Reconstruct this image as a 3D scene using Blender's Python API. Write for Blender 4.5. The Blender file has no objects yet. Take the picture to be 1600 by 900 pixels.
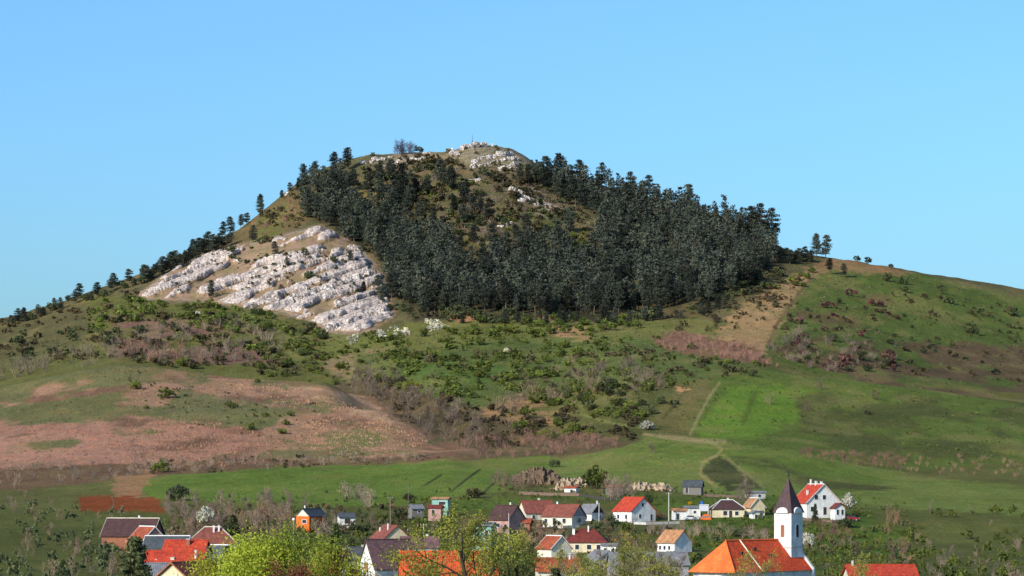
import bpy, math, random
import numpy as np
from mathutils import Vector, Matrix

# ------------------------------------------------------------------ camera, sky, sun, exposure
scene = bpy.context.scene
F, PX0, YH, ZC = 4800.0, 800.0, 760.0, 20.0        # focal length in 1600-px units, centre column, horizon row, eye height
cam_d = bpy.data.cameras.new("camera")
cam = bpy.data.objects.new("camera", cam_d)
scene.collection.objects.link(cam)
cam.location = (0, 0, ZC)
cam.rotation_euler = (math.radians(90), 0, 0)
cam_d.sensor_width = 36.0
cam_d.lens = 36.0 * F / 1600.0
cam_d.shift_y = (YH - 450.0) / 1600.0
cam_d.clip_start = 1.0
cam_d.clip_end = 40000.0
scene.camera = cam

SUN_AZ = Vector((-0.68, -0.73, 0)).normalized()
SUN_EL = math.radians(29)
world = bpy.data.worlds.new("World")
scene.world = world
world.use_nodes = True
wn = world.node_tree
for n in list(wn.nodes): wn.nodes.remove(n)
sky = wn.nodes.new("ShaderNodeTexSky")
sky.sky_type = 'NISHITA'
sky.sun_disc = False
sky.sun_elevation = SUN_EL
sky.sun_rotation = math.atan2(SUN_AZ.x, SUN_AZ.y)
sky.altitude = 200
sky.air_density = 1.0
sky.dust_density = 2.0
sky.ozone_density = 8.0
tint = wn.nodes.new("ShaderNodeMix"); tint.data_type = 'RGBA'; tint.blend_type = 'MULTIPLY'
tint.inputs[0].default_value = 1.0
tint.inputs[7].default_value = (0.80, 0.98, 0.97, 1)
bg = wn.nodes.new("ShaderNodeBackground")
bg.inputs[1].default_value = 0.136
wo = wn.nodes.new("ShaderNodeOutputWorld")
wn.links.new(sky.outputs[0], tint.inputs[6])
wn.links.new(tint.outputs[2], bg.inputs[0])
wn.links.new(bg.outputs[0], wo.inputs[0])

sun_d = bpy.data.lights.new("sun", 'SUN')
sun_d.energy = 3.5
sun_d.angle = math.radians(0.53)
sun_d.color = (1.0, 0.91, 0.78)
sun = bpy.data.objects.new("sun", sun_d)
scene.collection.objects.link(sun)
sdir = Vector((SUN_AZ.x * math.cos(SUN_EL), SUN_AZ.y * math.cos(SUN_EL), math.sin(SUN_EL)))
sun.rotation_euler = sdir.to_track_quat('Z', 'Y').to_euler()
sun.location = (0, 0, 500)

scene.view_settings.view_transform = 'Standard'
scene.view_settings.look = 'None'
scene.view_settings.gamma = 1.0
scene.view_settings.exposure = 0.6
scene.cycles.max_bounces = 6
scene.cycles.diffuse_bounces = 3
scene.cycles.transparent_max_bounces = 8
scene.cycles.use_denoising = True

C = scene.collection
R = math.radians

# ------------------------------------------------------------------ helpers
def lin(r, g, b, k=1.0):
    def f(c):
        c /= 255.0
        return c / 12.92 if c <= 0.04045 else ((c + 0.055) / 1.055) ** 2.4
    return (f(r) * k, f(g) * k, f(b) * k)

def tag(o, label=None, cat=None, group=None, kind=None):
    if label: o["label"] = label
    if cat: o["category"] = cat
    if group: o["group"] = group
    if kind: o["kind"] = kind
    return o

def link(o, parent=None):
    C.objects.link(o)
    if parent is not None: o.parent = parent
    return o

def empty(name, loc=(0, 0, 0), rz=0.0, s=1.0):
    o = bpy.data.objects.new(name, None)
    o.location = loc
    o.rotation_euler = (0, 0, rz)
    o.scale = (s, s, s) if not hasattr(s, '__len__') else s
    return link(o)

def mesh_np(name, verts, tris=None, quads=None, mat=None, smooth=False):
    """verts Nx3, tris Mx3, quads Kx4 -> mesh"""
    me = bpy.data.meshes.new(name)
    verts = np.asarray(verts, dtype=np.float32)
    parts = []; starts = []; pos = 0; tot = []
    if tris is not None and len(tris):
        t = np.asarray(tris, dtype=np.int32); parts.append(t.ravel())
        starts.append(pos + np.arange(len(t)) * 3); pos += t.size; tot.append(np.full(len(t), 3))
    if quads is not None and len(quads):
        q = np.asarray(quads, dtype=np.int32); parts.append(q.ravel())
        starts.append(pos + np.arange(len(q)) * 4); pos += q.size; tot.append(np.full(len(q), 4))
    loops = np.concatenate(parts); ls = np.concatenate(starts); lt = np.concatenate(tot)
    me.vertices.add(len(verts)); me.vertices.foreach_set("co", verts.ravel())
    me.loops.add(len(loops)); me.loops.foreach_set("vertex_index", loops.astype(np.int32))
    me.polygons.add(len(ls)); me.polygons.foreach_set("loop_start", ls.astype(np.int32))
    me.polygons.foreach_set("loop_total", lt.astype(np.int32))
    if smooth: me.polygons.foreach_set("use_smooth", np.ones(len(ls), dtype=bool))
    me.update(calc_edges=True)
    if mat is not None: me.materials.append(mat)
    return me

def obj(name, me, parent=None, loc=None, rz=None, scale=None):
    o = bpy.data.objects.new(name, me)
    if loc is not None: o.location = loc
    if rz is not None: o.rotation_euler = (0, 0, rz)
    if scale is not None: o.scale = (scale,) * 3 if not hasattr(scale, '__len__') else scale
    return link(o, parent)

class MB:
    """collects boxes, prisms and tubes into one mesh"""
    def __init__(self): self.v = []; self.f = []
    def add(self, vs, fs):
        n = len(self.v); self.v += [tuple(p) for p in vs]; self.f += [tuple(i + n for i in f) for f in fs]; return self
    def box(self, x0, x1, y0, y1, z0, z1):
        return self.add([(x0,y0,z0),(x1,y0,z0),(x1,y1,z0),(x0,y1,z0),(x0,y0,z1),(x1,y0,z1),(x1,y1,z1),(x0,y1,z1)],
                        [(0,3,2,1),(4,5,6,7),(0,1,5,4),(1,2,6,5),(2,3,7,6),(3,0,4,7)])
    def tube(self, p0, p1, r0, r1, n=8, cap=True):
        p0 = Vector(p0); p1 = Vector(p1); d = (p1 - p0).normalized()
        a = d.orthogonal().normalized(); b = d.cross(a)
        vs = []
        for p, r in ((p0, r0), (p1, r1)):
            for k in range(n):
                t = 2 * math.pi * k / n
                vs.append(p + (a * math.cos(t) + b * math.sin(t)) * r)
        fs = [(k, (k + 1) % n, n + (k + 1) % n, n + k) for k in range(n)]
        if cap: fs += [tuple(reversed(range(n))), tuple(range(n, 2 * n))]
        return self.add(vs, fs)
    def prism(self, poly, y0, y1):
        """poly of (x,z) extruded along y"""
        n = len(poly)
        vs = [(x, y0, z) for x, z in poly] + [(x, y1, z) for x, z in poly]
        fs = [tuple(range(n)), tuple(reversed(range(n, 2 * n)))] + [(k, n + k, n + (k + 1) % n, (k + 1) % n) for k in range(n)]
        return self.add(vs, fs)
    def mesh(self, name, mat, smooth=False):
        me = bpy.data.meshes.new(name); me.from_pydata(self.v, [], self.f)
        me.update()
        if smooth:
            for p in me.polygons: p.use_smooth = True
        me.materials.append(mat); return me
    def build(self, name, mat, parent=None, smooth=False, loc=None, rz=None):
        return obj(name, self.mesh(name, mat, smooth), parent, loc, rz)

# ------------------------------------------------------------------ noise (numpy)
def _hash(ix, iy, seed):
    h = (ix.astype(np.int64) * 374761393 + iy.astype(np.int64) * 668265263 + seed * 1442695041) & 0xFFFFFFFF
    h = ((h ^ (h >> 13)) * 1274126177) & 0xFFFFFFFF
    h = h ^ (h >> 16)
    return (h & 0xFFFFFF) / float(0xFFFFFF)
def vnoise(x, y, seed=0):
    ix = np.floor(x); iy = np.floor(y); fx = x - ix; fy = y - iy
    fx = fx * fx * fx * (fx * (fx * 6 - 15) + 10); fy = fy * fy * fy * (fy * (fy * 6 - 15) + 10)
    a = _hash(ix, iy, seed); b = _hash(ix + 1, iy, seed); c = _hash(ix, iy + 1, seed); d = _hash(ix + 1, iy + 1, seed)
    return (a + (b - a) * fx) * (1 - fy) + (c + (d - c) * fx) * fy
def fbm(x, y, seed=0, oct=4, gain=0.5):
    s = 0; a = 1.0; t = 0
    for k in range(oct):
        s = s + a * (vnoise(x * 2 ** k, y * 2 ** k, seed + k * 17) - 0.5); t += a; a *= gain
    return s / t * 2

def pchip(xs, ys, x):
    xs = np.asarray(xs, float); ys = np.asarray(ys, float)
    h = np.diff(xs); dl = np.diff(ys) / h
    m = np.zeros_like(ys)
    m[0] = dl[0]; m[-1] = dl[-1]
    for i in range(1, len(xs) - 1):
        if dl[i - 1] * dl[i] <= 0: m[i] = 0
        else:
            w1 = 2 * h[i] + h[i - 1]; w2 = h[i] + 2 * h[i - 1]
            m[i] = (w1 + w2) / (w1 / dl[i - 1] + w2 / dl[i])
    x = np.clip(x, xs[0], xs[-1])
    i = np.clip(np.searchsorted(xs, x) - 1, 0, len(xs) - 2)
    t = (x - xs[i]) / h[i]
    return ((1 + 2 * t) * (1 - t) ** 2 * ys[i] + t * (1 - t) ** 2 * h[i] * m[i] + t * t * (3 - 2 * t) * ys[i + 1] + t * t * (t - 1) * h[i] * m[i + 1])

# ------------------------------------------------------------------ materials
def nodes(name):
    m = bpy.data.materials.new(name); m.use_nodes = True
    nt = m.node_tree
    b = nt.nodes["Principled BSDF"]
    b.inputs["Roughness"].default_value = 0.9
    b.inputs["Specular IOR Level"].default_value = 0.2
    return m, nt, b
def N(nt, t, **kw):
    n = nt.nodes.new(t)
    for k, v in kw.items(): setattr(n, k, v)
    return n
def mixc(nt, fac, a, b, mode='MIX'):
    n = N(nt, "ShaderNodeMix", data_type='RGBA', blend_type=mode)
    for idx, v in ((0, fac), (6, a), (7, b)):
        if hasattr(v, 'links') or hasattr(v, 'is_output'): nt.links.new(v, n.inputs[idx])
        elif idx == 0: n.inputs[0].default_value = v
        else: n.inputs[idx].default_value = (*v[:3], 1)
    return n.outputs[2]
def noise(nt, scale, coord=None, detail=4, rough=0.55):
    n = N(nt, "ShaderNodeTexNoise")
    n.inputs["Scale"].default_value = scale; n.inputs["Detail"].default_value = detail; n.inputs["Roughness"].default_value = rough
    if coord is not None: nt.links.new(coord, n.inputs["Vector"])
    return n.outputs["Fac"]
def ramp(nt, fac, p0, p1, c0=(0, 0, 0), c1=(1, 1, 1)):
    r = N(nt, "ShaderNodeValToRGB")
    r.color_ramp.elements[0].position = p0; r.color_ramp.elements[0].color = (*c0, 1)
    r.color_ramp.elements[1].position = p1; r.color_ramp.elements[1].color = (*c1, 1)
    nt.links.new(fac, r.inputs[0]); return r.outputs[0]
def bump(nt, b, h, strength, dist):
    n = N(nt, "ShaderNodeBump"); n.inputs["Strength"].default_value = strength; n.inputs["Distance"].default_value = dist
    nt.links.new(h, n.inputs["Height"]); nt.links.new(n.outputs[0], b.inputs["Normal"])

_leafmats = {}
def leaf_mat(name, col, var=0.35, trans=0.3, col2=None):
    if name in _leafmats: return _leafmats[name]
    m, nt, b = nodes(name)
    oi = N(nt, "ShaderNodeObjectInfo"); geo = N(nt, "ShaderNodeNewGeometry")
    tc = N(nt, "ShaderNodeTexCoord")
    hs = N(nt, "ShaderNodeHueSaturation")
    base = mixc(nt, noise(nt, 0.35, geo.outputs["Position"], 3), col, col2 or tuple(c * 0.75 for c in col))
    lo = noise(nt, 0.11, geo.outputs["Position"], 2)          # tree-to-tree variation inside a mass
    base = mixc(nt, ramp(nt, lo, 0.38, 0.62), mixc(nt, 1.0, base, (0.62, 0.64, 0.70), 'MULTIPLY'), mixc(nt, 1.0, base, (1.25, 1.2, 1.1), 'MULTIPLY'))
    mr = N(nt, "ShaderNodeMapRange"); mr.inputs[3].default_value = 1 - var; mr.inputs[4].default_value = 1 + var
    nt.links.new(oi.outputs["Random"], mr.inputs[0])
    mh = N(nt, "ShaderNodeMapRange"); mh.inputs[3].default_value = 0.485; mh.inputs[4].default_value = 0.515
    rr = N(nt, "ShaderNodeMath", operation='FRACT'); mm = N(nt, "ShaderNodeMath", operation='MULTIPLY'); mm.inputs[1].default_value = 7.31
    nt.links.new(oi.outputs["Random"], mm.inputs[0]); nt.links.new(mm.outputs[0], rr.inputs[0]); nt.links.new(rr.outputs[0], mh.inputs[0])
    nt.links.new(base, hs.inputs["Color"]); nt.links.new(mr.outputs[0], hs.inputs["Value"]); nt.links.new(mh.outputs[0], hs.inputs["Hue"])
    nt.links.new(hs.outputs[0], b.inputs["Base Color"])
    b.inputs["Roughness"].default_value = 0.7
    if trans > 0:
        tr = N(nt, "ShaderNodeBsdfTranslucent"); nt.links.new(hs.outputs[0], tr.inputs[0])
        mx = N(nt, "ShaderNodeMixShader"); mx.inputs[0].default_value = trans
        nt.links.new(b.outputs[0], mx.inputs[1]); nt.links.new(tr.outputs[0], mx.inputs[2])
        nt.links.new(mx.outputs[0], nt.nodes["Material Output"].inputs[0])
    _leafmats[name] = m
    return m

def plain_mat(name, col, rough=0.85, var=0.25, scale=2.0, metallic=0.0, bumpd=0.0):
    m, nt, b = nodes(name)
    tc = N(nt, "ShaderNodeTexCoord")
    f = noise(nt, scale, tc.outputs["Object"], 5, 0.6)
    f2 = noise(nt, scale * 9, tc.outputs["Object"], 3, 0.6)
    c = mixc(nt, ramp(nt, f, 0.3, 0.75), tuple(x * (1 - var) for x in col), col)
    c = mixc(nt, ramp(nt, f2, 0.35, 0.7), tuple(x * (1 - var * 0.5) for x in col), c)
    nt.links.new(c, b.inputs["Base Color"])
    b.inputs["Roughness"].default_value = rough; b.inputs["Metallic"].default_value = metallic
    if bumpd: bump(nt, b, f2, 0.5, bumpd)
    return m

def plaster_mat(name, col):
    m, nt, b = nodes(name)
    tc = N(nt, "ShaderNodeTexCoord")
    mp = N(nt, "ShaderNodeMapping"); mp.inputs["Scale"].default_value = (1.6, 1.6, 0.25)
    nt.links.new(tc.outputs["Object"], mp.inputs[0])
    st = noise(nt, 1.0, mp.outputs[0], 5, 0.65)
    f2 = noise(nt, 0.6, tc.outputs["Object"], 4)
    c = mixc(nt, ramp(nt, st, 0.35, 0.8), tuple(x * 0.62 for x in col), col)
    c = mixc(nt, ramp(nt, f2, 0.42, 0.75), c, tuple(min(1, x * 1.05) for x in col))
    nt.links.new(c, b.inputs["Base Color"])
    bump(nt, b, noise(nt, 6, tc.outputs["Object"], 4), 0.3, 0.02)
    return m

def roof_mat(name, col, col2=None, rows=True, var=0.35):
    """tiles: rows of fine relief and tile-to-tile colour"""
    m, nt, b = nodes(name)
    tc = N(nt, "ShaderNodeTexCoord")
    f = noise(nt, 0.8, tc.outputs["Object"], 5, 0.65)
    vor = N(nt, "ShaderNodeTexVoronoi"); vor.inputs["Scale"].default_value = 3.2
    nt.links.new(tc.outputs["Object"], vor.inputs["Vector"])
    c = mixc(nt, ramp(nt, f, 0.35, 0.7), col, col2 or tuple(x * (1 - var) for x in col))
    hs = N(nt, "ShaderNodeSeparateColor"); nt.links.new(vor.outputs["Color"], hs.inputs[0])
    mr = N(nt, "ShaderNodeMapRange"); mr.inputs[3].default_value = 1 - var * .75; mr.inputs[4].default_value = 1 + var * .35
    nt.links.new(hs.outputs[0], mr.inputs[0])
    c = mixc(nt, 1.0, c, mr.outputs[0], 'MULTIPLY')
    mp = N(nt, "ShaderNodeMapping"); mp.inputs["Scale"].default_value = (0.5, 0.5, 0.12); nt.links.new(tc.outputs["Object"], mp.inputs[0])
    st = noise(nt, 2.0, mp.outputs[0], 5, 0.7)
    c = mixc(nt, ramp(nt, st, 0.55, 0.85), c, tuple(x * 0.45 + 0.01 for x in col))
    nt.links.new(c, b.inputs["Base Color"])
    b.inputs["Roughness"].default_value = 0.75
    if rows:
        w = N(nt, "ShaderNodeTexWave", bands_direction='Z'); w.inputs["Scale"].default_value = 1.45; w.inputs["Distortion"].default_value = 0.3
        nt.links.new(tc.outputs["Object"], w.inputs[0])
        w2 = N(nt, "ShaderNodeTexWave", bands_direction='X'); w2.inputs["Scale"].default_value = 1.3
        nt.links.new(tc.outputs["Object"], w2.inputs[0])
        ad = N(nt, "ShaderNodeMath", operation='ADD'); nt.links.new(w.outputs["Fac"], ad.inputs[0]); nt.links.new(w2.outputs["Fac"], ad.inputs[1])
        bump(nt, b, ad.outputs[0], 0.6, 0.05)
    return m

M = {}
M['glass'] = plain_mat('window_glass', (0.03, 0.035, 0.045), 0.25, 0.2)
M['white_wall'] = plaster_mat('white_plaster', (0.78, 0.76, 0.72))
M['cream_wall'] = plaster_mat('cream_plaster', (0.74, 0.62, 0.40))
M['pale_wall'] = plaster_mat('pale_cream_plaster', (0.72, 0.66, 0.52))
M['grey_wall'] = plaster_mat('grey_plaster', (0.36, 0.36, 0.36))
M['orange_wall'] = plaster_mat('orange_plaster', (0.75, 0.17, 0.03))
M['pink_wall'] = plaster_mat('pinkish_plaster', (0.45, 0.26, 0.22))
M['turq_wall'] = plaster_mat('turquoise_paint', (0.26, 0.46, 0.40))
M['brick_wall'] = plaster_mat('brick_red_wall', (0.33, 0.13, 0.07))
M['dark_wood'] = plain_mat('dark_wood', (0.06, 0.05, 0.045), 0.9, 0.4, 1.5)
M['grey_wood'] = plain_mat('grey_wood', (0.22, 0.20, 0.18), 0.9, 0.4, 1.5)
M['pole_wood'] = plain_mat('pole_wood', (0.24, 0.19, 0.13), 0.9, 0.3, 3)
M['concrete'] = plain_mat('concrete', (0.55, 0.53, 0.49), 0.9, 0.25, 2)
M['white_trim'] = plain_mat('white_trim', (0.75, 0.74, 0.72), 0.7, 0.15, 3)
M['red_roof'] = roof_mat('orange_red_tiles', lin(188, 70, 46), lin(160, 56, 38), var=0.45)
M['church_roof'] = roof_mat('church_orange_tiles', lin(224, 88, 42), lin(186, 62, 32), var=0.4)
M['church_roof_sunlit'] = roof_mat('church_sunlit_tiles', lin(240, 118, 58), lin(222, 96, 44), var=0.2)  # same church tiles, brighter: sunlight on the apse end put into the colour
M['brown_roof'] = roof_mat('weathered_red_brown_tiles', lin(142, 80, 66), lin(106, 62, 54))
M['dkbrown_roof'] = roof_mat('dark_brown_tiles', lin(84, 58, 56), lin(64, 46, 46))
M['purple_roof'] = roof_mat('purple_brown_tiles', lin(120, 88, 88), lin(92, 70, 72))
M['tan_roof'] = roof_mat('tan_brown_tiles', lin(190, 140, 98), lin(140, 98, 70))
M['grey_roof'] = roof_mat('grey_slate_sheets', lin(130, 130, 132), lin(100, 100, 104), var=0.2)
M['dkgrey_roof'] = roof_mat('dark_grey_sheets', lin(82, 86, 90), lin(62, 66, 70), var=0.2)
M['orange_roof'] = roof_mat('orange_clay_tiles', lin(216, 92, 48), lin(172, 62, 34), var=0.4)
M['wine_roof'] = roof_mat('wine_red_tiles', lin(122, 56, 47), lin(92, 42, 38))
M['bark_roof'] = roof_mat('rusty_tiles', lin(170, 84, 54), lin(120, 64, 46))
M['copper'] = roof_mat('dark_spire_sheet', lin(86, 66, 66), lin(62, 48, 50), rows=False, var=0.25)
M['bark'] = plain_mat('bark', (0.075, 0.055, 0.04), 0.95, 0.4, 3)
M['pine_bark'] = plain_mat('pine_bark', (0.17, 0.115, 0.085), 0.95, 0.4, 3)
M['olive_bark'] = plain_mat('olive_bark', (0.055, 0.045, 0.03), 0.95, 0.4, 3)
M['tyre'] = plain_mat('tyre_rubber', (0.02, 0.02, 0.02), 0.9)
M['steel'] = plain_mat('galvanised_steel', (0.35, 0.35, 0.36), 0.5, 0.2, 3, 0.6)
M['blue'] = plain_mat('blue_plastic', (0.03, 0.12, 0.5), 0.5)
M['red_paint'] = plain_mat('dark_red_paint', (0.25, 0.015, 0.02), 0.35)
M['silver_paint'] = plain_mat('silver_paint', (0.55, 0.56, 0.58), 0.35, 0.05)
M['rust_cloth'] = plain_mat('orange_tarp', (0.65, 0.14, 0.03), 0.8)
M['fence_brown'] = plain_mat('brown_fence_wood', (0.22, 0.14, 0.10), 0.9, 0.4, 1.5)
M['earth'] = plain_mat('brown_earth', (0.20, 0.135, 0.085), 0.95, 0.5, 0.6, 0, 0.2)
M['sand'] = plain_mat('sandstone', (0.56, 0.42, 0.28), 0.95, 0.65, 0.5, 0, 0.2)

def rock_mat():
    m, nt, b = nodes('limestone')
    geo = N(nt, "ShaderNodeNewGeometry")
    pos = geo.outputs["Position"]
    f = noise(nt, 0.35, pos, 6, 0.65)
    v = N(nt, "ShaderNodeTexVoronoi", feature='DISTANCE_TO_EDGE'); v.inputs["Scale"].default_value = 0.55
    w = N(nt, "ShaderNodeVectorMath", operation='ADD'); ns = N(nt, "ShaderNodeTexNoise"); ns.inputs["Scale"].default_value = 0.5
    nt.links.new(pos, ns.inputs["Vector"]); nt.links.new(pos, w.inputs[0]); nt.links.new(ns.outputs["Color"], w.inputs[1])
    nt.links.new(w.outputs[0], v.inputs["Vector"])
    crack = ramp(nt, v.outputs["Distance"], 0.0, 0.07)
    c = mixc(nt, ramp(nt, f, 0.35, 0.65), lin(188, 174, 164), lin(236, 228, 222))
    c = mixc(nt, ramp(nt, noise(nt, 1.6, pos, 5, 0.7), 0.36, 0.52), lin(126, 106, 94), c)
    c = mixc(nt, crack, lin(112, 94, 84), c)
    nt.links.new(c, b.inputs["Base Color"])
    ad = N(nt, "ShaderNodeMath", operation='ADD'); nt.links.new(noise(nt, 0.9, pos, 6, 0.7), ad.inputs[0]); nt.links.new(crack, ad.inputs[1])
    bump(nt, b, ad.outputs[0], 0.9, 0.8)
    return m
M['rock'] = rock_mat()

# ------------------------------------------------------------------ terrain: depth/row profiles along columns
NEAR = [(30, -13.0), (90, -16.5), (200, -18.5), (330, -18.3), (480, -18.0), (600, -17.6)]   # (distance, height relative to the eye)
COLS = {
 -700: [(840,818),(1000,790),(1200,730),(1420,700),(1500,705),(1650,680),(1770,650),(1890,640),(2050,660),(2300,700)],
 0:    [(720,862),(840,816),(930,786),(1050,752),(1110,738),(1200,700),(1290,660),(1380,622),(1425,606),(1485,610),(1560,592),(1650,562),(1770,522),(1890,500),(2025,515),(2300,600)],
 200:  [(720,862),(840,815),(930,786),(1050,750),(1110,737),(1200,692),(1290,642),(1380,592),(1425,572),(1485,577),(1560,560),(1650,522),(1770,470),(1870,434),(2025,445),(2300,560)],
 350:  [(720,862),(840,815),(930,785),(1050,745),(1140,724),(1200,692),(1290,642),(1380,600),(1425,588),(1485,600),(1560,562),(1650,515),(1740,470),(1830,415),(1925,372),(2040,380),(2300,500)],
 500:  [(720,862),(840,815),(930,783),(1050,742),(1140,722),(1200,695),(1290,642),(1350,612),(1395,598),(1455,613),(1530,582),(1620,535),(1680,500),(1800,400),(1935,310),(2025,268),(2175,290),(2500,430)],
 600:  [(720,862),(840,815),(930,783),(1050,740),(1140,719),(1200,692),(1260,660),(1305,643),(1350,662),(1400,642),(1450,607),(1560,555),(1650,512),(1710,480),(1800,410),(1935,310),(2025,240),(2175,265),(2500,420)],
 700:  [(720,862),(840,815),(930,778),(1050,735),(1110,715),(1155,706),(1200,703),(1245,688),(1350,628),(1470,575),(1590,530),(1665,495),(1770,430),(1890,335),(2010,237),(2175,258),(2500,420)],
 745:  [(720,862),(840,815),(930,775),(1050,738),(1140,712),(1200,696),(1320,642),(1470,575),(1590,525),(1665,493),(1770,425),(1890,330),(2018,226),(2175,250),(2500,420)],
 790:  [(720,862),(840,815),(930,775),(1050,738),(1140,712),(1200,695),(1320,642),(1470,573),(1590,523),(1665,492),(1770,425),(1890,330),(2015,229),(2175,250),(2500,420)],
 850:  [(720,862),(840,815),(930,775),(1000,758),(1050,742),(1140,710),(1200,692),(1320,645),(1470,570),(1590,520),(1665,492),(1770,425),(1890,335),(2010,262),(2175,290),(2500,430)],
 1000: [(720,862),(840,814),(930,772),(960,766),(1050,730),(1110,704),(1140,692),(1200,668),(1290,612),(1440,560),(1590,515),(1665,492),(1770,435),(1890,360),(1995,306),(2175,340),(2500,450)],
 1150: [(720,862),(800,838),(845,808),(930,776),(960,768),(1050,726),(1140,690),(1200,670),(1290,620),(1395,575),(1500,545),(1590,515),(1665,475),(1770,425),(1875,380),(1965,346),(2175,375),(2500,480)],
 1250: [(720,866),(800,845),(850,806),(930,784),(960,776),(1050,738),(1140,698),(1200,680),(1290,632),(1380,587),(1440,589),(1500,562),(1620,505),(1740,450),(1875,398),(2100,425),(2500,500)],
 1400: [(720,868),(800,848),(850,812),(930,788),(960,780),(1050,755),(1140,725),(1200,692),(1290,642),(1380,603),(1440,610),(1500,587),(1620,532),(1740,467),(1860,421),(2100,445),(2500,520)],
 1600: [(720,868),(800,848),(850,815),(930,792),(960,785),(1050,762),(1140,735),(1200,702),(1290,660),(1380,628),(1440,632),(1500,612),(1620,565),(1740,500),(1860,452),(2100,478),(2500,540)],
 2300: [(840,818),(1000,795),(1200,740),(1380,700),(1500,690),(1740,640),(1860,620),(2100,640),(2500,680)],
}
dg = np.concatenate([np.arange(30, 600, 15.0), np.arange(600, 1000, 6.0), np.arange(1000, 2080, 3.9), np.arange(2080, 2500, 25.0),
                     np.array([2500, 2700, 3000, 3600, 4500, 6000, 9000, 14000, 22000.0])])
cg = np.concatenate([np.arange(-4200, -700, 175.0), np.arange(-700, -60, 20.0), np.arange(-60, 1660, 3.2), np.arange(1660, 2300, 20.0), np.arange(2300, 5900, 175.0)])
keys = sorted(COLS)
prof = []
for k in keys:
    pts = list(NEAR) + [(d, (YH - y) / F * d) for d, y in COLS[k]]
    last = pts[-1]
    pts += [(3200, max(-25, last[1] * 0.35)), (4500, -22), (9000, -30), (22000, -40)]
    xs = [p[0] for p in pts]; zs = [p[1] for p in pts]
    prof.append(pchip(xs, zs, dg))
prof = np.array(prof)                                    # (nkeys, nd)
Zg = np.empty((len(cg), len(dg)))
ck = np.clip(cg, keys[0], keys[-1])
for j in range(len(dg)): Zg[:, j] = pchip(keys, prof[:, j], ck)
Xg = (cg[:, None] - PX0) / F * dg[None, :]
Yg = np.repeat(dg[None, :], len(cg), 0)
amp = np.clip((dg - 820) / 250, 0, 1)[None, :] * np.clip((6000 - dg) / 3000, 0, 1)[None, :]
hillamp = np.clip((dg - 1500) / 200, 0, 1)[None, :]
Zg = Zg + amp * (0.9 * fbm(Xg / 55, Yg / 55, 3, 4) + hillamp * (1.8 * fbm(Xg / 42, Yg / 42, 9, 4) + 0.8 * fbm(Xg / 9, Yg / 9, 21, 3)))
# gullies running down the scrub slope left of the meadow
PXg = np.repeat(cg[:, None], len(dg), 1)

def in_poly(px, py, poly):
    ins = np.zeros(px.shape, bool)
    n = len(poly)
    for i in range(n):
        x0, y0 = poly[i]; x1, y1 = poly[(i + 1) % n]
        if y0 == y1: continue
        c = ((y0 > py) != (y1 > py)) & (px < (x1 - x0) * (py - y0) / (y1 - y0) + x0)
        ins ^= c
    return ins
def sdist(px, py, poly):
    d = np.full(px.shape, 1e9); n = len(poly)
    for i in range(n):
        x0, y0 = poly[i]; x1, y1 = poly[(i + 1) % n]
        dx, dy = x1 - x0, y1 - y0
        t = np.clip(((px - x0) * dx + (py - y0) * dy) / (dx * dx + dy * dy + 1e-9), 0, 1)
        d = np.minimum(d, np.hypot(px - x0 - t * dx, py - y0 - t * dy))
    return np.where(in_poly(px, py, poly), d, -d)

PYg = YH - F * Zg / Yg
ROCK = [(222,458),(270,420),(340,390),(420,374),(500,354),(560,384),(600,432),(612,495),(560,522),(520,520),(470,494),(400,480),(300,470),(228,466)]
SUMMIT = [(690,232),(735,222),(775,224),(810,236),(830,252),(815,268),(740,262),(700,246)]
rockw = np.clip(sdist(PXg, PYg, ROCK) / 14 + 0.3, 0, 1)
rockw = np.maximum(rockw, .28 * np.clip(sdist(PXg, PYg, SUMMIT) / 10 + 0.3, 0, 1))
rockw *= (Yg > 1560) & (Yg < 2060)
# strata: stepped relief tilted up to the right, in metres
su = Zg * 0.92 - Xg * 0.30 + 3.0 * fbm(Xg / 30, Yg / 30, 5, 3)
st = su / 9.0; fr = st - np.floor(st)
step = (np.clip(fr / 0.28, 0, 1) - fr) * 9.0 * 0.55
Zg = Zg + rockw * (0.4 * step + 0.8 * fbm(Xg / 6, Yg / 6, 31, 3))
PYg = YH - F * Zg / Yg
Zw = Zg + ZC
RMIN = np.minimum.accumulate(PYg, axis=1)

def gz(x, y):
    """terrain height at world x, y"""
    px = PX0 + F * x / y
    i = int(np.clip(np.searchsorted(cg, px) - 1, 0, len(cg) - 2)); j = int(np.clip(np.searchsorted(dg, y) - 1, 0, len(dg) - 2))
    a = (px - cg[i]) / (cg[i + 1] - cg[i]); b = (y - dg[j]) / (dg[j + 1] - dg[j])
    a = min(max(a, 0), 1); b = min(max(b, 0), 1)
    return float((Zw[i, j] * (1 - a) + Zw[i + 1, j] * a) * (1 - b) + (Zw[i, j + 1] * (1 - a) + Zw[i + 1, j + 1] * a) * b)
def hit(px, py):
    """ground point that lies in the direction of a column and row; None for sky"""
    i = int(np.clip(np.searchsorted(cg, px) - 1, 0, len(cg) - 2))
    r = RMIN[i]
    js = np.nonzero(r <= py)[0]
    if len(js) == 0: return None
    j = js[0]
    if j == 0: d = dg[0]
    else:
        t = (r[j - 1] - py) / max(1e-6, r[j - 1] - PYg[i, j]); d = dg[j - 1] + t * (dg[j] - dg[j - 1])
    if d > 2100: return None
    x = (px - PX0) / F * d
    return Vector((x, d, gz(x, d)))
def hitg(px, py):
    for k in range(0, 80, 2):
        p = hit(px, py + k)
        if p is not None: return p
def atd(px, d):
    x = (px - PX0) / F * d
    return Vector((x, d, gz(x, d)))
def zrow(py, d): return ZC + (YH - py) / F * d

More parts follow.
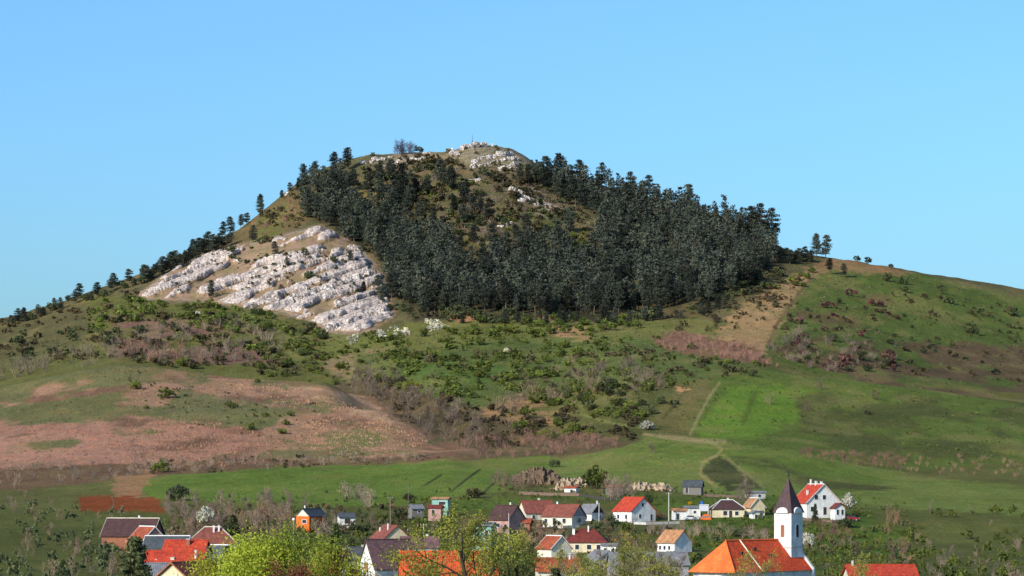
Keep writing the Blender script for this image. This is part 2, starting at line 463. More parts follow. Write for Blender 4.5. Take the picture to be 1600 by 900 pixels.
# land cover: the real colour of the ground in each field, scrub and bare patch
warpx = 12 * fbm(Xg / 22, Yg / 22, 41, 3) + 9 * fbm(Xg / 4, Yg / 5, 45, 2)
warpy = 6 * fbm(Xg / 22, Yg / 22, 51, 3) + 5 * fbm(Xg / 4, Yg / 5, 55, 2)
wx = PXg + warpx; wy = PYg + warpy
G = np.empty(PXg.shape + (3,)); G[:] = lin(102, 106, 58, .9)
hill = np.clip((Yg - 1600) / 60, 0, 1)[..., None]
G = G * (1 - hill) + np.array(lin(100, 96, 64, .85)) * hill
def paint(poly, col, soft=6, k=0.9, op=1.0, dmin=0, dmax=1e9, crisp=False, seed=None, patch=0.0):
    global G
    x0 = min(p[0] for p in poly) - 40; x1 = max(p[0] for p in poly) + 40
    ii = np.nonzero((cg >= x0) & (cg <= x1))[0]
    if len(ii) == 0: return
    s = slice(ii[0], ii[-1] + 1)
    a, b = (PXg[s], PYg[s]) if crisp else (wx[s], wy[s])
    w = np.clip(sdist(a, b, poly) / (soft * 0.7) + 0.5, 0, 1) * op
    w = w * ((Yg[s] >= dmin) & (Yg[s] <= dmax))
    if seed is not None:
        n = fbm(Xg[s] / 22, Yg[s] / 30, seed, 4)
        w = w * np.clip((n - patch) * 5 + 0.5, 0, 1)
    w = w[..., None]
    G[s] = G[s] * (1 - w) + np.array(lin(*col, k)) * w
def strip(pts, width, col, **kw):
    """a track or line along points"""
    l, r = [], []
    for i, p in enumerate(pts):
        a = pts[max(0, i - 1)]; b = pts[min(len(pts) - 1, i + 1)]
        dx, dy = b[0] - a[0], b[1] - a[1]; L = math.hypot(dx, dy) or 1
        l.append((p[0] - dy / L * width / 2, p[1] + dx / L * width / 2)); r.append((p[0] + dy / L * width / 2, p[1] - dx / L * width / 2))
    kw.setdefault('soft', 1.5); kw.setdefault('crisp', True)
    paint(l + r[::-1], col, **kw)
H0 = dict(dmin=1500)
paint([(180,330),(700,215),(900,230),(1240,380),(1240,500),(620,500),(200,520)], (98,94,66), 10, **H0)
paint([(560,240),(760,230),(940,300),(930,400),(760,430),(560,330)], (112,98,76), 14, seed=61, patch=-0.1, **H0)
paint([(600,250),(840,240),(930,390),(760,420),(620,330)], (88,92,52), 10, seed=63, patch=0.1, **H0)
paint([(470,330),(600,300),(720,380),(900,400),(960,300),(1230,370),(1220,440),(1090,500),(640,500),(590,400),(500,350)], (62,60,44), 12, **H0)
paint([(330,400),(390,340),(470,290),(480,350),(420,380)], (112,98,66), 8, **H0)
paint([(380,400),(400,345),(450,310),(470,345),(440,372)], (104,108,58), 8, seed=66, patch=0.0, **H0)
paint([(520,310),(580,285),(600,300),(560,320)], (134,122,70), 5, **H0)
paint([(790,290),(830,290),(900,340),(860,345),(810,320)], (158,142,126), 6, seed=68, patch=-0.15, **H0)
paint([(550,240),(700,228),(700,250),(600,262)], (150,136,112), 5, seed=69, patch=-0.1, **H0)
paint(ROCK, (150,122,102), 8, **H0)
paint([(300,440),(420,380),(520,370),(590,420),(440,470)], (134,108,74), 8, seed=71, patch=0.0, **H0)
paint(SUMMIT, (112,104,76), 6, **H0)
paint([(470,492),(520,470),(600,437),(606,445),(530,478),(480,500)], (150,128,70), 3, **H0)
# scrub belt under the rock
paint([(140,455),(225,470),(420,485),(540,525),(640,500),(700,530),(460,590),(140,560)], (100,104,56), 12, dmin=1430)
paint([(180,500),(330,500),(460,520),(440,570),(180,560)], (124,96,84), 8, seed=73, patch=-0.1, dmin=1430)
paint([(430,510),(560,525),(640,505),(1000,500),(1100,495),(1130,540),(900,560),(560,560),(450,560)], (112,118,62), 8, dmin=1380)
paint([(470,560),(650,540),(640,590),(560,600)], (140,122,90), 8, dmin=1380, seed=74, patch=-0.1)
paint([(560,555),(800,530),(1200,520),(1210,560),(1090,600),(900,600),(700,640),(600,600)], (94,118,58), 8)
paint([(620,580),(760,560),(800,590),(700,620)], (84,126,52), 6, seed=75, patch=-0.2)
paint([(700,488),(760,492),(740,505),(700,500)], (168,124,86), 4)
paint([(860,505),(915,512),(915,530),(870,528)], (172,136,98), 4)
paint([(830,495),(860,490),(870,498),(840,502)], (160,120,84), 4)
# right flank
paint([(1130,500),(1200,450),(1265,420),(1280,425),(1210,520),(1190,555),(1120,540)], (166,136,96), 8, dmin=1430)
paint([(1190,560),(1215,510),(1265,432),(1330,410),(1420,425),(1620,470),(1620,610),(1400,600),(1250,580)], (84,112,50), 6, dmin=1400)
paint([(1260,425),(1290,403),(1340,404),(1420,425),(1420,432),(1300,425)], (142,112,78), 4, dmin=1400)
paint([(1240,470),(1400,460),(1400,520),(1260,520)], (98,88,58), 8, dmin=1400, seed=77, patch=0.1)
paint([(1190,560),(1230,530),(1620,540),(1620,640),(1250,590)], (96,82,60), 8, dmin=1400, seed=78, patch=-0.1)
paint([(1020,525),(1060,515),(1180,545),(1215,570),(1150,565),(1040,545)], (134,100,80), 8)
strip([(1270,432),(1240,470),(1215,505),(1200,540)], 6, (112,96,66))
# meadow on the right knoll
paint([(1060,680),(1125,590),(1230,578),(1420,606),(1620,630),(1620,720),(1400,735),(1240,712),(1100,692)], (92,122,50), 6, dmax=1420)
paint([(1085,685),(1135,605),(1200,600),(1280,612),(1260,650),(1180,690)], (100,148,48), 12, dmax=1420)
paint([(1240,620),(1420,600),(1620,630),(1620,710),(1400,720),(1250,680)], (84,98,50), 12, dmax=1420, seed=81, patch=-0.05)
strip([(1182,610),(1172,635),(1160,660)], 9, (74,98,42), soft=9, dmax=1420, op=.6)
paint([(980,600),(1070,600),(1060,670),(990,690),(900,660)], (92,98,54), 8, dmax=1420)
paint([(1010,665),(1060,600),(1110,596),(1080,680)], (116,108,64), 6, dmax=1420, op=.8)
strip([(1125,597),(1108,620),(1092,650),(1078,680)], 4, (156,140,100), dmax=1420, soft=4, op=.8)
strip([(1035,655),(1058,628),(1072,610)], 5, (70,68,44), dmax=1420, op=.6, soft=4)
paint([(1062,605),(1072,605),(1066,614),(1058,614)], (200,150,100), 2, dmax=1420)
strip([(870,620),(900,645),(960,662),(1000,668)], 3, (126,138,78), dmax=1420)
paint([(740,645),(830,615),(870,640),(865,665),(790,658)], (166,130,92), 6, seed=84, patch=-0.2, dmax=1420)
# gully and knoll on the left
paint([(520,600),(600,590),(760,650),(1000,690),(990,712),(740,718),(560,640)], (106,92,66), 10, dmax=1500)
KN = [(-60,620),(100,600),(200,566),(300,578),(450,594),(540,612),(600,640),(660,672),(745,706),(560,730),(300,738),(100,752),(-60,760)]
paint(KN, (168,130,104), 16, dmax=1432)
paint(KN, (112,110,72), 8, dmax=1432, seed=191, patch=.16)
paint(KN, (128,98,78), 8, dmax=1432, seed=193, patch=.22)
paint([(-60,600),(200,566),(340,582),(300,610),(420,640),(360,668),(200,650),(-60,680)], (112,112,72), 10, dmax=1432, seed=86, patch=-0.25)
paint([(330,640),(480,620),(640,680),(540,710),(420,690)], (112,116,72), 10, dmax=1432, seed=88, patch=-0.1)
paint([(440,600),(540,615),(640,665),(560,650)], (186,152,120), 6, dmax=1432, seed=90, patch=-0.1)
paint([(-60,660),(300,660),(420,690),(300,730),(-60,740)], (176,132,110), 10, dmax=1432, seed=91, patch=-0.2)
paint([(-60,735),(230,722),(520,714),(740,712),(740,722),(240,745),(-60,770)], (116,92,70), 5, dmax=1300)
paint([(180,745),(240,735),(250,760),(215,775),(180,780)], (160,122,86), 4, dmax=1200)
# fields above the village
GF = [(222,768),(238,748),(300,738),(500,729),(700,719),(860,713),(880,720),(840,738),(790,762),(640,792),(470,792),(330,784),(235,780)]
paint(GF, (92,128,48), 3, 1.08, dmax=1250)
paint([(840,740),(880,715),(965,702),(1010,682),(1100,690),(1240,705),(1420,742),(1620,765),(1620,812),(1400,800),(1250,785),(1000,768),(900,760)], (110,138,62), 5, dmax=1250)
paint([(1000,690),(1120,700),(1260,715),(1390,748),(1300,775),(1230,760),(1150,720),(1040,715)], (98,132,52), 6, dmax=1250)
paint([(1098,722),(1120,714),(1150,722),(1195,762),(1130,764),(1106,748)], (70,82,46), 3, dmax=1250)
paint([(1140,712),(1300,735),(1400,760),(1330,790),(1220,765)], (84,96,50), 10, dmax=1250, seed=93, patch=0)
strip([(1005,678),(1060,686),(1110,690),(1128,702),(1120,712),(1098,722),(1094,740),(1120,762)], 5, (160,146,98), dmax=1250, soft=4, op=.85)
strip([(1128,710),(1160,735),(1195,762)], 4, (150,142,90), dmax=1250, soft=4, op=.8)
strip([(1030,680),(1090,688),(1135,690)], 7, (166,148,106), dmax=1250, soft=6, op=.7)
strip([(705,768),(730,748),(752,732)], 3, (44,58,34), dmax=1250)
strip([(660,760),(690,742)], 3, (56,84,40), dmax=1250)
strip([(745,778),(775,752)], 3, (64,66,44), dmax=1250)
paint([(120,772),(205,774),(245,782),(258,795),(240,808),(120,812)], (136,74,40), 4, dmax=1100)
# gardens
paint([(-60,790),(260,800),(470,792),(640,792),(800,770),(1000,766),(1250,785),(1620,806),(1620,1200),(-60,1200)], (92,104,52), 8, dmax=960)
paint([(1050,800),(1420,800),(1420,900),(1050,900)], (82,120,44), 8, dmax=900, seed=95, patch=-0.15)
paint([(700,775),(1250,775),(1250,800),(700,800)], (88,122,46), 6, dmax=980, seed=96, patch=-0.1)
paint([(720,800),(960,800),(960,830),(720,830)], (130,106,80), 6, dmax=980, seed=97, patch=0)
n1 = fbm(Xg / 5, Yg / 8, 101, 3); n2 = fbm(Xg / 40, Yg / 60, 107, 4); n3 = fbm(Xg / 16, Yg / 26, 113, 4)
G = G * (1 + 0.20 * n1 + 0.16 * n2 + 0.16 * n3)[..., None]
dryw = np.clip(n3 * 1.6 + n2 * .6 - .15, 0, .45)[..., None] * np.clip((Yg - 900) / 200, 0, 1)[..., None]
G = G * (1 - dryw) + np.array(lin(128, 114, 74, .9)) * dryw

gr_ = np.clip((G[..., 1] - G[..., 0]) / (G[..., 1] + 1e-6) * 4, 0, 1)      # meadow grass is olive rather than emerald
G[..., 1] = G[..., 0] + (G[..., 1] - G[..., 0]) * np.where(G[..., 1] > G[..., 0], 0.56, 1.0)
G[..., 0] *= 1 + 0.06 * gr_
nc, nd = len(cg), len(dg)
V = np.stack([Xg, Yg, Zw], -1).reshape(-1, 3)
ii, jj = np.meshgrid(np.arange(nc - 1), np.arange(nd - 1), indexing='ij')
a = (ii * nd + jj).ravel()
Q = np.stack([a, a + nd, a + nd + 1, a + 1], -1)
ground_me = mesh_np("terrain", V, quads=Q, smooth=True)
ca = ground_me.color_attributes.new("land", 'FLOAT_COLOR', 'POINT')
ca.data.foreach_set("color", np.concatenate([np.clip(G, 0.01, 1).reshape(-1, 3), np.ones((nc * nd, 1))], 1).astype(np.float32).ravel())
ra = ground_me.attributes.new("rock", 'FLOAT', 'POINT')
ra.data.foreach_set("value", rockw.ravel().astype(np.float32))

def ground_mat():
    m, nt, b = nodes('land')
    at = N(nt, "ShaderNodeAttribute", attribute_name="land"); rk = N(nt, "ShaderNodeAttribute", attribute_name="rock")
    geo = N(nt, "ShaderNodeNewGeometry"); pos = geo.outputs["Position"]
    col = at.outputs["Color"]
    f1 = noise(nt, 0.9, pos, 6, 0.7)
    f2 = noise(nt, 0.16, pos, 5, 0.65)
    dry = mixc(nt, 1.0, col, (1.35, 1.06, 0.95), 'MULTIPLY')
    dark = mixc(nt, 1.0, col, (0.76, 0.75, 0.72), 'MULTIPLY')
    col = mixc(nt, ramp(nt, f2, 0.50, 0.70), col, dry)
    col = mixc(nt, ramp(nt, f1, 0.60, 0.36), col, dark)
    mg = N(nt, "ShaderNodeMapping"); mg.inputs["Scale"].default_value = (0.55, 0.22, 0.5); nt.links.new(pos, mg.inputs[0])
    f3 = noise(nt, 1.0, mg.outputs[0], 8, 0.75)
    col = mixc(nt, ramp(nt, f3, 0.50, 0.66), col, mixc(nt, 1.0, col, (1.4, 1.3, 1.15), 'MULTIPLY'))
    col = mixc(nt, ramp(nt, f3, 0.48, 0.34), col, mixc(nt, 1.0, col, (0.78, 0.78, 0.76), 'MULTIPLY'))
    # rock faces showing through the thin turf
    mp = N(nt, "ShaderNodeMapping"); mp.inputs["Rotation"].default_value = (0, R(-18), 0); mp.inputs["Scale"].default_value = (0.12, 0.2, 0.42)
    nt.links.new(pos, mp.inputs[0])
    s = noise(nt, 1.0, mp.outputs[0], 7, 0.72)
    rc = mixc(nt, ramp(nt, noise(nt, 1.1, pos, 5, 0.7), 0.38, 0.58), lin(140, 122, 108), lin(204, 190, 178))
    mu = N(nt, "ShaderNodeMath", operation='MULTIPLY')
    nt.links.new(ramp(nt, s, 0.44, 0.50), mu.inputs[0]); nt.links.new(rk.outputs["Fac"], mu.inputs[1])
    col = mixc(nt, mu.outputs[0], col, rc)
    nt.links.new(col, b.inputs["Base Color"])
    bump(nt, b, f3, 0.9, 1.2)
    b.inputs["Roughness"].default_value = 1.0; b.inputs["Specular IOR Level"].default_value = 0.05
    return m
ground_me.materials.append(ground_mat())
terrain = obj("ground", ground_me)
tag(terrain, "grassy hillside, fields and village ground rising to the rocky hill", kind="structure")

# ------------------------------------------------------------------ plant meshes
def rnd_unit(rng, n):
    v = rng.normal(size=(n, 3)); return v / np.linalg.norm(v, axis=1, keepdims=True)
def leaves(rng, cen, size, asp=0.6, up=0.0):
    """rhombic leaf faces round each centre"""
    n = len(cen)
    nr = rnd_unit(rng, n); nr[:, 2] += up * np.sign(nr[:, 2] + 0.6); nr /= np.linalg.norm(nr, axis=1, keepdims=True)
    t = np.cross(nr, rnd_unit(rng, n)); t /= np.linalg.norm(t, axis=1, keepdims=True) + 1e-9
    b = np.cross(nr, t)
    s = (size * rng.uniform(0.6, 1.35, n))[:, None]
    v = np.stack([cen + t * s, cen + b * s * asp, cen - t * s, cen - b * s * asp], 1).reshape(-1, 3)
    q = np.arange(n * 4).reshape(-1, 4)
    return v, q
def tubes(P0, P1, R0, R1, n=4):
    P0 = np.asarray(P0, float); P1 = np.asarray(P1, float); R0 = np.asarray(R0, float); R1 = np.asarray(R1, float)
    d = P1 - P0; L = np.linalg.norm(d, axis=1, keepdims=True) + 1e-9; d = d / L
    ref = np.where(np.abs(d[:, 2:3]) > 0.9, np.array([[1.0, 0, 0]]), np.array([[0, 0, 1.0]]))
    a = np.cross(d, ref); a /= np.linalg.norm(a, axis=1, keepdims=True) + 1e-9
    b = np.cross(d, a)
    th = np.arange(n) * 2 * math.pi / n
    ring = a[:, None, :] * np.cos(th)[None, :, None] + b[:, None, :] * np.sin(th)[None, :, None]
    v = np.concatenate([P0[:, None, :] + ring * R0[:, None, None], P1[:, None, :] + ring * R1[:, None, None]], 1)
    m = len(P0); base = (np.arange(m) * 2 * n)[:, None]
    k = np.arange(n)[None, :]; k1 = (np.arange(n) + 1) % n
    q = np.stack([base + k, base + k1[None, :], base + n + k1[None, :], base + n + k], -1).reshape(-1, 4)
    return v.reshape(-1, 3), q
def ribbons(P0, P1, R0, R1, rng):
    P0 = np.asarray(P0, float); P1 = np.asarray(P1, float)
    d = P1 - P0; d /= np.linalg.norm(d, axis=1, keepdims=True) + 1e-9
    a = np.cross(d, rnd_unit(rng, len(d))); a /= np.linalg.norm(a, axis=1, keepdims=True) + 1e-9
    R0 = np.asarray(R0)[:, None]; R1 = np.asarray(R1)[:, None]
    v = np.stack([P0 - a * R0, P0 + a * R0, P1 + a * R1, P1 - a * R1], 1).reshape(-1, 3)
    return v, np.arange(len(d) * 4).reshape(-1, 4)
def joinm(parts):
    vs, qs, n = [], [], 0
    for v, q in parts:
        vs.append(v); qs.append(q + n); n += len(v)
    return np.concatenate(vs), np.concatenate(qs)
def blob(rng, cen, rad, n, shell=0.55):
    """points in an ellipsoid, more of them towards its surface"""
    u = rnd_unit(rng, n); r = (shell + (1 - shell) * rng.random(n)) ** 1.0
    return np.asarray(cen)[None, :] + u * r[:, None] * np.asarray(rad)[None, :]

def pine_parts(rng, conic=0.4, low=0.3, nwh=11, nleaf=58, layered=0.0):
    """unit-height pine: trunk and limbs, crown"""
    segs = []; cl = []
    p = np.array([0, 0, 0.0]); pts = [p]
    for k in range(6):
        p = p + np.array([rng.normal() * 0.008, rng.normal() * 0.008, 0.16]); pts.append(p)
    rr = np.linspace(0.016, 0.004, 7)
    for k in range(6): segs.append((pts[k], pts[k + 1], rr[k], rr[k + 1]))
    P = np.array(pts)
    for w in range(nwh):
        f = low + (1 - low) * (w + 0.5) / nwh
        f = min(0.985, f + rng.normal() * 0.012)
        base = np.array([np.interp(f, P[:, 2], P[:, 0]), np.interp(f, P[:, 2], P[:, 1]), f * 0.97])
        g = (f - low) / (1 - low)
        rad = (0.23 * (1 - g) ** 0.65 + 0.045) * (1 - conic * 0.25) if conic > 0.5 else 0.215 * math.sqrt(max(0.03, 1 - (g * 1.35 - 0.55) ** 2 * 1.2)) * (1 - 0.25 * g)
        nb = 5 if g < 0.7 else 3
        a0 = rng.random() * 6.28
        for k in range(nb):
            if rng.random() < 0.16: continue
            an = a0 + k * 6.28 / nb + rng.normal() * 0.3
            r = rad * rng.uniform(0.6, 1.2)
            tip = base + np.array([math.cos(an) * r, math.sin(an) * r, 0.02 + r * rng.uniform(-0.05, 0.35)])
            segs.append((base - np.array([0, 0, 0.02]), tip, 0.005, 0.0015))
            cr = 0.44 * r + 0.04
            cl.append((base * 0.38 + tip * 0.62 + np.array([0, 0, 0.012]), (cr * 1.05, cr * 1.05, 0.046 + 0.03 * rng.random())))
    cl.append((P[-1] + np.array([0, 0, 0.0]), (0.04, 0.04, 0.045)))
    pts = np.concatenate([blob(rng, c, r, nleaf, 0.35) for c, r in cl])
    crown = leaves(rng, pts, 0.0235, 0.6, 0.3)
    tr = tubes([s[0] for s in segs], [s[1] for s in segs], [s[2] for s in segs], [s[3] for s in segs], 4)
    return tr, crown

def shrub_parts(rng, nb=13, nleaf=46, flat=0.75, size=0.045):
    """unit-width shrub: stems and leaf clumps"""
    segs = []; cl = []
    for k in range(nb):
        an = rng.random() * 6.28; r = 0.40 * math.sqrt(rng.random())
        z = flat * (0.25 + 0.55 * (1 - (r / 0.45) ** 2) * rng.uniform(0.55, 1.15))
        c = np.array([math.cos(an) * r, math.sin(an) * r, z])
        s = rng.uniform(0.10, 0.19)
        cl.append((c, (s, s, s * 0.85)))
        segs.append((np.array([c[0] * 0.15, c[1] * 0.15, -0.08]), c, 0.016, 0.006))
        if z > 0.4 and rng.random() < 0.7:
            cl.append((np.array([c[0] * 1.15, c[1] * 1.15, z * 0.45]), (s, s, s * 0.8)))
    pts = np.concatenate([blob(rng, c, r, nleaf, 0.4) for c, r in cl])
    pts = pts[pts[:, 2] > 0.0]
    return tubes([s[0] for s in segs], [s[1] for s in segs], [s[2] for s in segs], [s[3] for s in segs], 3), leaves(rng, pts, size, 0.65)

def bare_parts(rng, nst=16, ntw=9, w=0.011, tall=1.0, spread=0.5):
    """unit-size leafless bush: a fan of stems with forked twigs"""
    s0 = []; s1 = []; r0 = []; r1 = []
    for k in range(nst):
        an = rng.random() * 6.28; t = spread * math.sqrt(rng.random())
        b = np.array([math.cos(an), math.sin(an), 0]) * 0.12 * rng.random() + np.array([0, 0, -0.06])
        L = tall * rng.uniform(0.55, 1.0)
        tip = b + np.array([math.cos(an) * t * L, math.sin(an) * t * L, L * math.sqrt(max(0.15, 1 - t * t))])
        s0.append(b); s1.append(tip); r0.append(w); r1.append(w * 0.4)
        for j in range(ntw):
            f = rng.uniform(0.25, 0.98); q = b + (tip - b) * f
            d = (tip - b) / L * 0.6 + rnd_unit(rng, 1)[0] * 0.75; d[2] = abs(d[2]) * 0.8 + 0.1
            l = L * rng.uniform(0.14, 0.34)
            s0.append(q); s1.append(q + d * l); r0.append(w * 0.55); r1.append(w * 0.25)
    return tubes(s0, s1, r0, r1, 3), ribbons(s0, s1, np.array(r0) * 1.25, np.array(r1) * 1.25, rng)

def grow(rng, h, r0, levels=4, kids=(6, 6, 5, 4), ang=0.75, wander=0.16, up=0.06, trunk=0.3, lenf=(0.55, 0.55, 0.5, 0.5), spread=1.0):
    """branching tree: segments and the points along its last twigs"""
    S0, S1, RA, RB = [], [], [], []; tw = []
    def br(p, d, L, r, lv):
        ns = 5 if lv < 2 else 3
        q = p; cur = d / np.linalg.norm(d); nodes_ = []
        for k in range(ns):
            cur = cur + rng.normal(size=3) * wander + np.array([0, 0, up])
            cur /= np.linalg.norm(cur)
            nq = q + cur * L / ns
            ra = r * (1 - 0.62 * k / ns); rb = r * (1 - 0.62 * (k + 1) / ns)
            S0.append(q); S1.append(nq); RA.append(ra); RB.append(rb)
            nodes_.append((q, nq, cur.copy(), rb)); q = nq
        if lv >= levels - 1:
            for a_, b_, _, _ in nodes_: tw.append((a_ + b_) / 2); tw.append(b_)
            return
        n = kids[lv]
        for k in range(n):
            f = (trunk if lv == 0 else 0.25) + (1 - (trunk if lv == 0 else 0.25)) * (k + rng.random() * 0.8) / n
            i = min(ns - 1, int(f * ns)); a_, b_, c_, rb = nodes_[i]
            pos = a_ + (b_ - a_) * (f * ns - i)
            az = rng.random() * 6.28 + k * 2.4
            e1 = np.cross(c_, [0.3, 0.2, 1.0]); e1 /= np.linalg.norm(e1) + 1e-9; e2 = np.cross(c_, e1)
            aa = ang * rng.uniform(0.7, 1.25) * spread
            dd = c_ * math.cos(aa) + (e1 * math.cos(az) + e2 * math.sin(az)) * math.sin(aa)
            br(pos, dd, L * lenf[lv] * rng.uniform(0.75, 1.2) * (1.15 - 0.45 * f), max(0.008, rb * 0.62), lv + 1)
    br(np.array([0, 0, -0.4]), np.array([0, 0, 1.0]), h, r0, 0)
    return (np.array(S0), np.array(S1), np.array(RA), np.array(RB)), np.array(tw)

rng = np.random.default_rng(7)
rnd = random.Random(11)
pine_leaf = leaf_mat('pine_needles', (0.041, 0.054, 0.045), 0.55, 0.10, (0.064, 0.070, 0.045))
PINES = []
for k in range(7):
    t, c = pine_parts(np.random.default_rng(100 + k), conic=0.3 if k < 5 else 0.8, low=[0.15, 0.24, 0.12, 0.28, 0.18, 0.08, 0.10][k], nwh=[10, 9, 11, 8, 10, 13, 12][k])
    PINES.append((mesh_np("trunk", t[0], quads=t[1], mat=M['pine_bark']), mesh_np("crown", c[0], quads=c[1], mat=pine_leaf), t, c))

def plant_set(mat, n, seed, **kw):
    out = []
    for k in range(n):
        t, c = shrub_parts(np.random.default_rng(seed + k), **kw)
        out.append((mesh_np("stem", t[0], quads=t[1], mat=M['bark']), mesh_np("foliage", c[0], quads=c[1], mat=mat)))
    return out
L_fresh = leaf_mat('fresh_green_leaves', (0.18, 0.215, 0.04), 0.3, 0.35, (0.13, 0.165, 0.04))
L_dark = leaf_mat('deep_green_leaves', (0.105, 0.125, 0.052), 0.35, 0.25)
L_olive = leaf_mat('olive_brown_leaves', (0.155, 0.135, 0.06), 0.35, 0.3, (0.14, 0.10, 0.06))
L_yel = leaf_mat('yellow_green_leaves', (0.28, 0.27, 0.03), 0.25, 0.35)
L_white = leaf_mat('white_blossom', (0.70, 0.66, 0.56), 0.12, 0.2, (0.52, 0.50, 0.36))
L_mauve = leaf_mat('maroon_leaves', (0.19, 0.085, 0.075), 0.3, 0.3)
L_gold = leaf_mat('golden_blossom', (0.65, 0.36, 0.01), 0.2, 0.3)
L_bluegreen = leaf_mat('blue_green_needles', (0.045, 0.075, 0.065), 0.2, 0.15)
SH = {'fresh': plant_set(L_fresh, 4, 200), 'dark': plant_set(L_dark, 3, 220), 'olive': plant_set(L_olive, 3, 240, nleaf=30),
      'yellow': plant_set(L_yel, 2, 260), 'white': plant_set(L_white, 3, 280), 'gold': plant_set(L_gold, 1, 290), 'maroon': plant_set(L_mauve, 2, 295, nleaf=26)}
T_mauve = leaf_mat('mauve_twigs', lin(142, 124, 110), 0.3, 0.0, lin(118, 102, 88))
T_red = leaf_mat('reddish_twigs', lin(152, 118, 100), 0.3, 0.0, lin(130, 102, 84))
T_grey = leaf_mat('grey_brown_twigs', lin(132, 116, 98), 0.3, 0.0, lin(108, 92, 76))
T_purple = leaf_mat('purple_twigs', lin(104, 92, 110), 0.2, 0.0, lin(88, 76, 92))
T_tan = leaf_mat('tan_stalks', lin(190, 150, 120), 0.3, 0.0, lin(160, 118, 92))
BARE = {}
for nm, mt in (('mauve', T_mauve), ('red', T_red), ('grey', T_grey), ('purple', T_purple)):
    BARE[nm] = []
    for k in range(3):
        (v, q), (v2, q2) = bare_parts(np.random.default_rng(310 + k), 20, 9)
        keep = rng.random(len(q2)) < .62; v2 = v2.reshape(-1, 4, 3)[keep].reshape(-1, 3); q2 = np.arange(len(v2)).reshape(-1, 4)
        BARE[nm].append((mesh_np("branches", v, quads=q, mat=mt), v2, q2))
BTREE = []; BTREEL = []
for k in range(4):
    (a_, b_, c_, d_), tw = grow(np.random.default_rng(330 + k), 1.0, 0.03, 3, (9, 6, 4), 0.7, 0.12, 0.05, 0.2)
    tip = tw + rng.normal(size=tw.shape) * 0.01
    v, q = tubes(a_, b_, np.maximum(c_, 0.0045), np.maximum(d_, 0.003), 3)
    d0 = rnd_unit(rng, len(tw)); d0[:, 2] = abs(d0[:, 2])
    v2, q2 = tubes(tw, tw + d0 * 0.10, np.full(len(tw), 0.0035), np.full(len(tw), 0.002), 3)
    BTREE.append(joinm([(v, q), (v2, q2)]))
    (a_, b_, c_, d_), tw = grow(np.random.default_rng(350 + k), 1.0, 0.028, 3, (8, 4, 2), 0.65, 0.12, 0.05, 0.15)
    d0 = rnd_unit(rng, len(tw)); d0[:, 2] = abs(d0[:, 2])
    big = c_ > 0.008
    BTREEL.append(joinm([tubes(a_[big], b_[big], c_[big], d_[big], 3), ribbons(a_[~big], b_[~big], np.maximum(c_[~big], .006), np.maximum(d_[~big], .0045), rng),
                         ribbons(tw, tw + d0 * .11, np.full(len(tw), .0055), np.full(len(tw), .003), rng)]))
BT = {nm: [mesh_np("branches", v, quads=q, mat=mt) for v, q in BTREE] for nm, mt in (('mauve', T_mauve), ('red', T_red), ('grey', T_grey), ('purple', T_purple))}

def place(name, meshes, p, size, label, cat, group=None, partnames=("stem", "foliage"), sq=1.0, rz=None):
    """one plant: a thing at its foot with its parts"""
    o = empty(name, p, rnd.random() * 6.28 if rz is None else rz, (size * sq, size * sq, size))
    tag(o, label, cat, group)
    for nm, me in zip(partnames, meshes): obj(nm, me, o)
    return o
def pine(p, h, label, group=None, k=None, sq=1.0):
    k = rnd.randrange(len(PINES)) if k is None else k
    return place("pine_tree", PINES[k][:2], p, h, label, "pine tree", group, ("trunk", "crown"), sq)
def shrub(kind, p, w, label, group=None, cat="shrub", sq=1.0, name="shrub"):
    return place(name, rnd.choice(SH[kind]), p, w, label, cat, group, ("stem", "foliage"), sq)
def bare(kind, p, s, label, group=None, sq=1.0):
    me = rnd.choice(BARE[kind])[0]
    o = obj("bare_bush", me, None, p, rnd.random() * 6.28, (s * sq, s * sq, s)); tag(o, label, "bush", group); return o
def btree(kind, p, s, label, group=None, sq=1.0):
    o = obj("bare_tree", rnd.choice(BT[kind]), None, p, rnd.random() * 6.28, (s * sq, s * sq, s)); tag(o, label, "tree", group); return o
def pts_in(poly, n, seed, mind=0.0):
    r = random.Random(seed); out = []
    x0 = min(p[0] for p in poly); x1 = max(p[0] for p in poly); y0 = min(p[1] for p in poly); y1 = max(p[1] for p in poly)
    tries = 0
    while len(out) < n and tries < n * 60:
        tries += 1
        x = r.uniform(x0, x1); y = r.uniform(y0, y1)
        if not in_poly(np.array([x]), np.array([y]), poly)[0]: continue
        if mind and any(abs(x - a) < mind and abs(y - b) < mind * 0.6 for a, b in out): continue
        out.append((x, y))
    return out
def mass(name, parts_list, label, cat, mat):
    """many plants too close to tell apart as one mesh: parts_list of (verts, quads, point, size, squash)"""
    vs, qs, n = [], [], 0
    for v, q, p, s, sq in parts_list:
        t = rnd.random() * 6.28; c, sn = math.cos(t), math.sin(t)
        w = np.empty_like(v)
        w[:, 0] = (v[:, 0] * c - v[:, 1] * sn) * s * sq + p[0]; w[:, 1] = (v[:, 0] * sn + v[:, 1] * c) * s * sq + p[1]; w[:, 2] = v[:, 2] * s + p[2]
        vs.append(w); qs.append(q + n); n += len(v)
    o = obj(name, mesh_np(name, np.concatenate(vs), quads=np.concatenate(qs), mat=mat))
    tag(o, label, cat, kind="stuff"); return o

